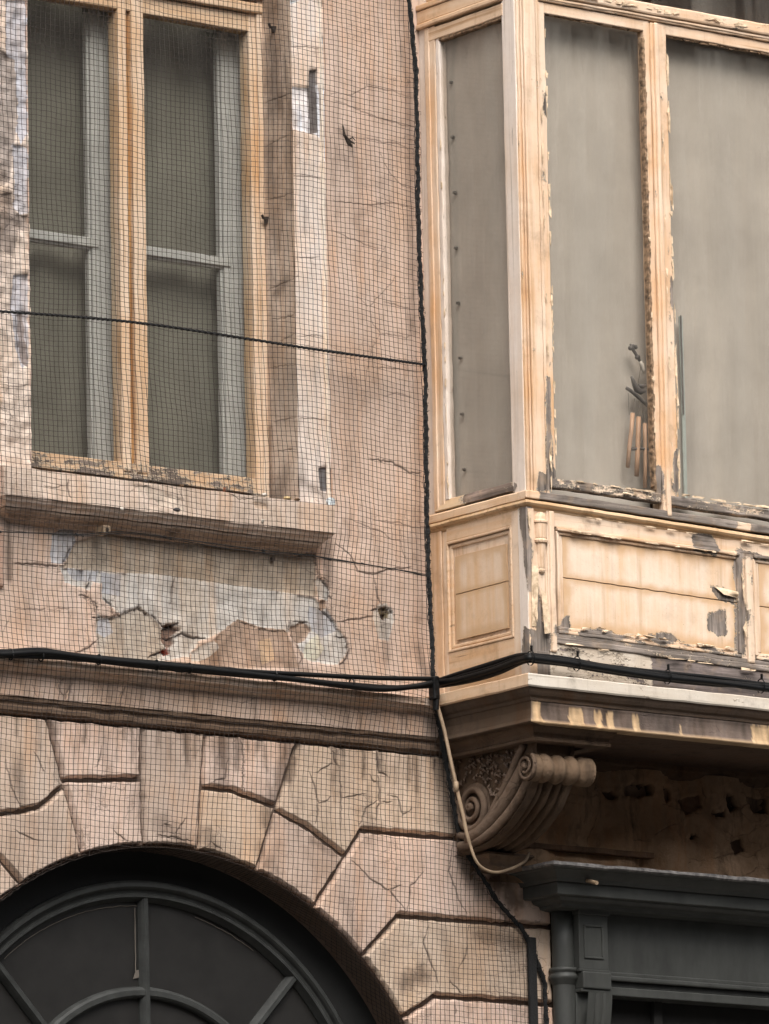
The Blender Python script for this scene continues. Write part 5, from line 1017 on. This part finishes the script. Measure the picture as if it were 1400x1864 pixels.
K = P3[OKm]; oc = np.array([(1, 0, 0), (-1, 0, 0), (0, 1, 0), (0, -1, 0), (0, 0, 1), (0, 0, -1)])*.0028
V3 = (K[:, None]+oc[None]).reshape(-1, 3); b0 = np.arange(len(K))*6
of_ = [(0, 2, 4), (2, 1, 4), (1, 3, 4), (3, 0, 4), (2, 0, 5), (1, 2, 5), (3, 1, 5), (0, 3, 5)]
F3 = np.concatenate([np.stack([b0+a, b0+b_, b0+c_], 1) for a, b_, c_ in of_])
o = link('netting', np.concatenate([V1, V2]), np.concatenate([F1, F2+len(V1)]), M['net'], net, fast=True); tag(o, kind='stuff')
o = link('net_knots', V3, F3, M['net'], net, fast=True); tag(o, kind='stuff')
# border rope with bunched meshes and lacing
bp = resample(NBW, .012); r = np.random.default_rng(9)
b = MB(); b.tube(bp+np.c_[.002*np.sin(np.arange(len(bp))*.35), np.zeros(len(bp)), np.zeros(len(bp))], .0080, 9, twist=.55, lobes=3, amp=.22); b.build('border_rope', M['rope'], net)
b = MB()
for s in range(9):
    ph = r.uniform(0, 6.28); off = np.array([[.016*noise.noise(Vector((i*.16, s*3.1, 0)))-.007, .008*noise.noise(Vector((i*.13, s*3.1, 5))), .004*noise.noise(Vector((i*.3, s, 9)))] for i in range(len(bp))]); b.tube(bp+off, .0013, 4, cap=False)
for i in range(3, len(bp)-3, 3):
    c = bp[i]; q = [c+np.array([.010*math.cos(a)+r.normal(0, .002), .010*math.sin(a), .010*a/6.28+r.normal(0, .002)]) for a in np.linspace(0, 6.28, 8)]; b.tube(q, .0013, 4, cap=False)
for i in range(5, len(bp)-3, 7):
    c = bp[i]; b.tube([c, c+np.array([r.uniform(.008, .018), -.004, r.uniform(-.012, .012)]), c+np.array([r.uniform(.0, .02), -.002, r.uniform(-.02, .02)])], .0010, 4, cap=False)
o = b.build('lacing', M['rope'], net); tag(o, kind='stuff')
rp_ = [W(a, c, d) for a, c, d in ((-160, 556, -.11), (0, 567, -.105), (140, 577, -.11), (270, 590, -.11), (420, 612, -.105), (560, 634, -.10), (680, 651, -.095), (774, 664, -.088))]
q = catmull(rp_, 60); b = MB(); b.tube(q, .0052, 9, twist=.5, lobes=3, amp=.28); b.build('stay_rope', M['rope'], net)

bt = MB(); bt.box(.650, .690, -.052, -.036, 4.5, 5.283, .05, .003); o = bt.build('net_batten', M['rope'], None, .002, 9.); tag(o, 'black vertical batten holding the net edge beside the drainpipe', 'batten')

# ------------------------------------------------------------------ cables
cab = thing('cable_bundle', 'bundle of black cables running along the string course and round the bay', 'cables', (.1, -.3, 6.25))
r = np.random.default_rng(12)
runs = [([(-120, 1180), (0, 1186), (70, 1183), (150, 1194), (300, 1208), (450, 1222), (560, 1228), (680, 1234), (788, 1236)], .0075), ([(-120, 1186), (0, 1191), (80, 1188), (200, 1202), (350, 1216), (480, 1230), (600, 1244), (690, 1254), (750, 1250), (788, 1243)], .009), ([(-120, 1190), (0, 1194), (120, 1198), (250, 1212), (400, 1226), (520, 1236), (640, 1246), (720, 1251), (788, 1247)], .007), ([(-120, 1187), (30, 1188), (180, 1204), (330, 1218), (450, 1229), (560, 1241), (680, 1256), (740, 1252), (788, 1249)], .006)]
side_pts = [(.185, 0.), (.178, -.35), (.178, -.66)]
tail = [([(792, 1240), (830, 1228), (900, 1206), (940, 1194), (962, 1192)], [(975, 1193), (1030, 1199), (1100, 1212), (1200, 1224), (1300, 1234), (1400, 1247), (1520, 1262)]), ([(792, 1246), (840, 1236), (900, 1219), (940, 1204), (962, 1198)], [(975, 1199), (1030, 1206), (1100, 1217), (1200, 1232), (1300, 1242), (1400, 1255), (1520, 1270)]), ([(792, 1250), (850, 1241), (905, 1226), (945, 1208), (962, 1203)], [(975, 1204), (1030, 1210), (1100, 1222), (1200, 1236), (1300, 1246), (1400, 1252), (1520, 1268)]), ([(792, 1244), (845, 1229), (900, 1213), (935, 1200), (962, 1195)], [(975, 1196), (1040, 1203), (1100, 1216), (1200, 1228), (1300, 1239), (1400, 1250), (1520, 1265)])]
for (wr, rad), (sd, fr), dd in zip(runs, tail, (0, -.012, .004, -.006)):
    P = [W(a, c, -.128+dd*.6) for a, c in wr]
    for a, c in sd: yy, zz2 = WX(a, c, .176+dd*.5); P.append(np.array([.176+dd*.5, yy, zz2]))
    P += [W(a, c, -.692+dd) for a, c in fr]
    b = MB(); b.tube(catmull(P, 8), rad*1.28, 10); b.build('cable', M['black_rubber'], cab, smooth=True)
for (wr, rad), (sd, fr), dd in zip(runs[:1], tail[:1], (.006,)):
    P = []
    for a, c in [(792, 1243), (850, 1234), (905, 1217), (945, 1201), (962, 1196)]: yy, zz2 = WX(a, c, .172); P.append(np.array([.172, yy, zz2]))
    P += [W(a, c, -.70) for a, c in [(975, 1197), (1040, 1205), (1120, 1218), (1200, 1229), (1300, 1241), (1400, 1251), (1520, 1266)]]
    b = MB(); b.tube(catmull(P, 8), .012, 10); b.build('cable', M['black_rubber'], cab, smooth=True)
for px_, py_, y_ in ((966, 1198, -.694), (1050, 1208, -.694), (1385, 1249, -.694), (1215, 1232, -.694)):
    c = W(px_, py_, y_); b = MB(); V = []
    for i in range(13): 
        a = 2*math.pi*i/12; 
        for dx_ in (-.004, .004): V.append((c[0]+dx_, c[1]+.025*math.cos(a), c[2]+.030*math.sin(a)))
    b.add(V, [[2*i, 2*i+1, 2*i+3, 2*i+2] for i in range(12)]); b.box(c[0]-.003, c[0]+.003, c[1]-.012, c[1]-.002, c[2]+.026, c[2]+.05, .02, .001); b.build('cable_tie', M['black_rubber'], cab)
for px_ in (20, 75, 180, 285, 345, 500, 640):
    c = W(px_, np.interp(px_, [0, 150, 300, 450, 600, 700], [1191, 1198, 1212, 1226, 1240, 1250]), -.128); b = MB(); b.tube([(c[0], c[1]-.017*math.sin(a), c[2]+.02*math.cos(a)) for a in np.linspace(-1.5, 4.6, 12)], .003, 6); b.build('cable_clip', M['black_rubber'], cab)
c = W(789, 1248, -.13); b = MB(); b.box(c[0]-.016, c[0]+.016, c[1]-.025, c[1]+.015, c[2]-.06, c[2]+.035, .01, .006); b.tube([c+np.array([0, -.01, .03]), c+np.array([.006, -.012, -.03]), c+np.array([.004, -.008, -.10])], .013, 8); b.build('taped_joint', M['black_rubber'], cab, .004, 40.)

P = [(792, 1270, -.13), (800, 1298, -.13), (812, 1342, -.14), (821, 1385, -.16), (831, 1432, -.17), (842, 1480, -.18), (852, 1525, -.19), (866, 1565, -.20), (882, 1582, -.20), (905, 1588, -.20), (932, 1580, -.20), (955, 1568, -.20), (964, 1552, -.19)]
b = MB(); b.tube(catmull([W(*q) for q in P], 8), [.0075]*50+[.006]*(len(P)*8-8+1-50), 9); c = W(831, 1432, -.17); b.tube([c+np.array([0, 0, -.02]), c+np.array([-.003, 0, .02])], .0105, 9); o = b.build('loose_cable', M['beige_cable'], None, .0015, 14., smooth=True); tag(o, 'single beige cable hanging down past the scroll corbel', 'cable')

for nm, L, rad, lab in (('wall_wire', [(-100, 966), (0, 968), (60, 970), (140, 973), (220, 968), (300, 977), (400, 991), (480, 1002), (560, 1010), (600, 1018), (700, 1033), (780, 1049)], .0024, 'thin dark wire stretched below the window sill, upper of two'), ('wall_wire', [(80, 971), (150, 975), (230, 971), (310, 981), (400, 996), (480, 1006), (570, 1012), (660, 1026), (778, 1046)], .0018, 'thin dark wire drooping just beneath the first below the sill')):
    b = MB(); b.tube(catmull([W(a, c, -.10) for a, c in L], 10), rad, 6); 
    for a in L[1:-1:2]: c = W(a[0], a[1], -.10); b.tube([c+np.array([-.006, 0, .001]), c+np.array([.006, 0, -.001])], rad*2.1, 6)
    o = b.build(nm, M['rope'], None, .001, 20.); tag(o, lab, 'wire', 'wires below the sill')
c = W(190, 965, -.075); b = MB(); b.box(c[0]-.017, c[0]+.017, c[1]-.02, c[1]+.04, c[2]-.016, c[2]+.016, .02, .003); o = b.build('wall_bracket', M['beige_cable'], None); tag(o, 'small square beige insulator fixed under the sill', 'bracket')
b = MB(); b.tube([c+np.array([0, -.024, 0]), c+np.array([0, -.010, 0])], .007, 10); oo = b.build('screw', M['iron'], o)

# ------------------------------------------------------------------ things inside the bay
def sheet_blind(nm, lab, x0, x1, y, z0, z1, amp, seed, cat='blind'): return drape(nm, lab, x0, x1, y, z0, z1, amp, .9, M['blind'], seed=seed, cat=cat)
sheet_blind('blind', 'flat grey beige blind behind the narrow front bay pane', .36, .945, -.548, 6.975, 9.07, .004, 1.)
V = []; us_ = np.arange(.985, 1.80, .01); zs_ = np.arange(6.975, 9.07, .03)
for z in zs_:
    for u in us_:
        t = max(0, 1-(u-1.05)/.45); k_ = max(0, min(1, (7.9-z)/.5)); V.append((u, -.560-.016*k_*t*math.sin((u-1.08)*30+ (7.9-z)*1.9)+.009*math.sin(u*13+1.2*noise.noise(Vector((u*2, z*.6, 9))))*max(.25, 1-(z-7)/2.4)+.006*noise.noise(Vector((u*2, z*1.3, 4)))-.012*k_*t, z))
n_ = len(us_); F = [[i*n_+j, i*n_+j+1, (i+1)*n_+j+1, (i+1)*n_+j] for i in range(len(zs_)-1) for j in range(n_-1)]
o = MB().add(V, F).build('curtain', M['blind'], smooth=True); tag(o, 'grey beige curtain with soft lower folds behind the wide bay pane', 'curtain')
sheet_blind('blind', 'flat grey beige blind behind the far right bay pane', 1.81, 2.38, -.578, 6.975, 9.07, .003, 7.)
SX = .272; M['eyelet'] = plain('dull_metal', (.16, .15, .14), .4, .2, 30, .1, .5, .6)
cu = thing('curtain', 'grey side curtain with a row of metal eyelets behind the bay side pane', 'curtain', (SX, -.3, 6.98))
V = []; us_ = np.arange(-.585, -.06, .008); zs_ = np.arange(6.975, 9.07, .03)
_e0, _e1 = WX(804, 100, SX), WX(829, 880, SX)
edge = lambda z: _e0[0]+(_e1[0]-_e0[0])*(z-_e0[1])/(_e1[1]-_e0[1])
for z in zs_:
    for j in range(60):
        u = -.60+(edge(z)+.60)*j/59; V.append((SX+.006*noise.noise(Vector((u*5, z*.8, 3)))+.010*math.sin(u*22+.8*z)*.3, u, z))
F = [[i*60+j, i*60+j+1, (i+1)*60+j+1, (i+1)*60+j] for i in range(len(zs_)-1) for j in range(59)]
MB().add(V, F).build('cloth', M['blind'], cu, smooth=True)
for px_, py_ in ((822, 150), (825, 250), (829, 351), (831, 452), (835, 552), (839, 652), (842, 754), (846, 855)):
    yy, zz2 = WX(px_, py_, SX-.006); b = MB(); b.tube([(SX-.016, yy, zz2), (SX-.004, yy, zz2)], [.006, .008], 12); b.tube([(SX-.0185, yy, zz2), (SX-.0155, yy, zz2)], .0035, 8); b.build('eyelet', M['eyelet'], cu)
b = MB(); c0, c1 = W(1239, 575, -.60), W(1247, 908, -.60); b.box(c0[0]-.006, c0[0]+.012, -.600, -.592, c1[2], c0[2], .1, .003); o = b.build('blind_wand', M['wand'], None, .001, 5.); tag(o, 'pale vertical plastic rod standing behind the wide bay pane', 'blind rod')
b = MB(); b.tube([(c0[0]-.004+.0015*noise.noise(Vector((0, z*9, 0))), -.606, z) for z in np.linspace(c1[2]+.35, c0[2], 24)], .0035, 6); b.build('cord', M['chime_dark'], o)

ch = thing('wind_chime', 'bamboo wind chime with dark wooden bird hanging behind the bay glass', 'wind chime', (.88, -.56, 7.07))
YC = -.600
C_ = lambda a, c, y=YC: W(a, c, y)
Zc = lambda L: [C_(1080+a/4.9045, 580+c/4.9045) for a, c in L]
b = MB(); b.tube(Zc([(330, 225), (345, 255), (360, 285), (385, 325), (405, 360), (420, 385)]), [.004, .008, .007, .0065, .006, .005], 8)
for a, c, rr in ((335, 262, .010), (372, 255, .010), (350, 248, .009), (395, 345, .010)): q = C_(1080+a/4.9045, 580+c/4.9045); b.tube([q+np.array([0, -.006, 0]), q+np.array([0, .006, 0])], rr, 8)
b.build('carved_hook', M['chime_dark'], ch, smooth=True)
b = MB(); b.tube(Zc([(418, 380), (432, 410), (445, 450), (452, 490)]), [.006, .010, .009, .004], 7); b.build('knotted_cord', M['blind'], ch, smooth=True)
b = MB(); b.tube(Zc([(340, 515), (352, 545), (370, 590), (392, 635), (420, 655), (460, 640)]), [.005, .007, .011, .014, .012, .009], 8); b.tube(Zc([(405, 600), (440, 605), (480, 590)]), [.008, .010, .006], 8); b.build('wooden_bird', M['chime_dark'], ch, smooth=True)
b = MB(); b.tube(Zc([(296, 620), (330, 640), (390, 690), (440, 735), (500, 790)]), [.007, .008, .008, .008, .008], 8); b.build('crossbar', M['chime_dark'], ch, smooth=True)
for L, rr in (([(352, 845), (340, 1000), (322, 1150), (308, 1328)], .0095), ([(405, 878), (400, 1050), (394, 1230), (386, 1405)], .0105), ([(460, 935), (462, 1080), (464, 1300), (462, 1512)], .0085), ([(505, 960), (507, 1150), (510, 1400)], .009)):
    b = MB(); b.tube(Zc(L), rr*.95, 10); b.build('chime_tube', M['chime_tube'], ch, smooth=True)
b = MB(); b.tube(Zc([(340, 1165), (400, 1160), (500, 1165)]), .0065, 8); b.build('clapper', M['chime_dark'], ch)
for L in ([(312, 665), (322, 860)], [(368, 715), (364, 850)], [(420, 740), (432, 890)], [(455, 790), (460, 935)], [(425, 430), (400, 580)], [(395, 880), (425, 765)]):
    b = MB(); b.tube(Zc(L), .0016, 4); b.build('string', M['string'], ch)

# ------------------------------------------------------------------ small things on and in the wall
def lump(name, c, s, mat, lab, cat, seed, group=None):
    b = MB(); V = []; k, m = 8, 5
    for i in range(m+1):
        for j in range(k):
            ph = math.pi*i/m; a = 2*math.pi*j/k; q = 1+.35*noise.noise(Vector((i*1.3, j*1.1, seed))); V.append((c[0]+s[0]*math.sin(ph)*math.cos(a)*q, c[1]+s[1]*math.sin(ph)*math.sin(a)*q, c[2]+s[2]+s[2]*math.cos(ph)*q))
    b.add(V, [[i*k+j, i*k+(j+1) % k, (i+1)*k+(j+1) % k, (i+1)*k+j] for i in range(m) for j in range(k)]); o = b.build(name, mat); tag(o, lab, cat, group); return o
ST = 6.956
M['leaf_y'] = plain('dry_yellow_scrap', (.55, .40, .20), .8); M['pebble'] = plain('dark_stone', (.06, .055, .055), .8); M['red_scrap'] = plain('red_brown_scrap', (.35, .12, .05), .8); M['white_scrap'] = plain('white_plaster_scrap', (.66, .60, .52), .9); M['blue_scrap'] = plain('blue_wrapper', (.13, .19, .42), .4, .9, 60, .1, col2=(.5, .55, .7))
for px_, s_, mt, lab, cat, sd in ((523, (.020, .012, .007), 'leaf_y', 'dry yellow scrap lying near the right end of the sill', 'scrap', 1.), (540, (.013, .010, .006), 'flake_brown', 'brown crumb of render beside the yellow scrap on the sill', 'crumb', 2.), (408, (.006, .006, .010), 'red_scrap', 'small rust red fragment standing on the middle of the sill', 'fragment', 3.), (330, (.010, .008, .006), 'flake_brown', 'brown pebble on the sill below the right casement', 'pebble', 4.), (265, (.010, .008, .007), 'pebble', 'dark grit at the foot of the window latch', 'grit', 5.), (480, (.012, .010, .008), 'white_scrap', 'pale plaster crumb on the sill under the frame corner', 'crumb', 6.)):
    p = W(px_, np.interp(px_, [8, 612], [845, 922])-3, -.10); lump('debris_'+cat, (p[0], -.103, ST+.001), s_, M[mt], lab, cat, sd)
c = W(604, 913, -.118); b = MB(); k = 14; b.add([(c[0]+.021*math.cos(2*math.pi*j/k)*(1+.1*math.sin(j*3)), -.112-.004*math.sin(j), c[2]+.019*math.sin(2*math.pi*j/k)) for j in range(k)]+[(c[0]+.021*math.cos(2*math.pi*j/k), -.107, c[2]+.019*math.sin(2*math.pi*j/k)) for j in range(k)], [list(range(k)), list(range(2*k-1, k-1, -1))]+[[j, (j+1) % k, (j+1) % k+k, j+k] for j in range(k)]); o = b.build('bottle_cap', M['blue_scrap']); tag(o, 'small round blue and white scrap at the right end of the sill', 'cap')
for (px_, py_), lab in (((322, 928), 'dark flat chip stuck on the front of the sill'), ((222, 926), 'pale round crumb on the lower front edge of the sill'), ((478, 948), 'white plaster crumb at the lower right edge of the sill')):
    p = W(px_, py_, -.117); lump('sill_chip', (p[0], -.117, p[2]-.006), (.018 if 'dark' in lab else .008, .005, .007), M['pebble' if 'dark' in lab else 'white_scrap'], lab, 'chip', px_*.1)
for (px_, py_), lab in (((497, 50), 'rusty iron hook high in the window reveal'), ((484, 398), 'rusty iron hook low in the window reveal')):
    yy, zz2 = WX(px_, py_, -.46); b = MB(); b.tube([(-.449, yy, zz2), (-.475, yy-.003, zz2), (-.483, yy-.006, zz2+.012)], .006, 7); b.tube([(-.455, yy, zz2+.006), (-.455, yy+.002, zz2-.018)], [.013, .009], 8); o = b.build('iron_hook', M['iron'], None, .003, 30.); tag(o, lab, 'hook', 'hooks in the window reveal')
b = MB(); b.tube([W(*q, -.06) for q in ((624, 228), (627, 246), (636, 256), (646, 262))], [.003, .006, .005, .002], 6); b.tube([W(*q, -.06) for q in ((633, 255), (642, 250), (647, 256))], [.003, .003, .0015], 5); b.tube([W(*q, -.055) for q in ((628, 248), (636, 262), (642, 268))], [.005, .009, .003], 6); o = b.build('twig', M['iron']); tag(o, 'dark broken twig caught behind the net on the wall', 'twig')
c = W(495, 1018, -.0); b = MB(); b.tube([(c[0], -.012, c[2]), (c[0], .0, c[2])], .010, 8); o = b.build('wall_plug', M['iron']); tag(o, 'small dark plug in the tan cement patch', 'plug')
for nm in ('house_wall', 'casement_window', 'fanlight_window', 'bay_window'): bpy.data.objects[nm]['kind'] = 'thing'
SC.cycles.max_bounces = 6; SC.cycles.diffuse_bounces = 2; SC.cycles.glossy_bounces = 2; SC.cycles.transparent_max_bounces = 10; SC.cycles.use_adaptive_sampling = True; SC.cycles.adaptive_threshold = .02
SC.cycles.caustics_reflective = False; SC.cycles.caustics_refractive = False
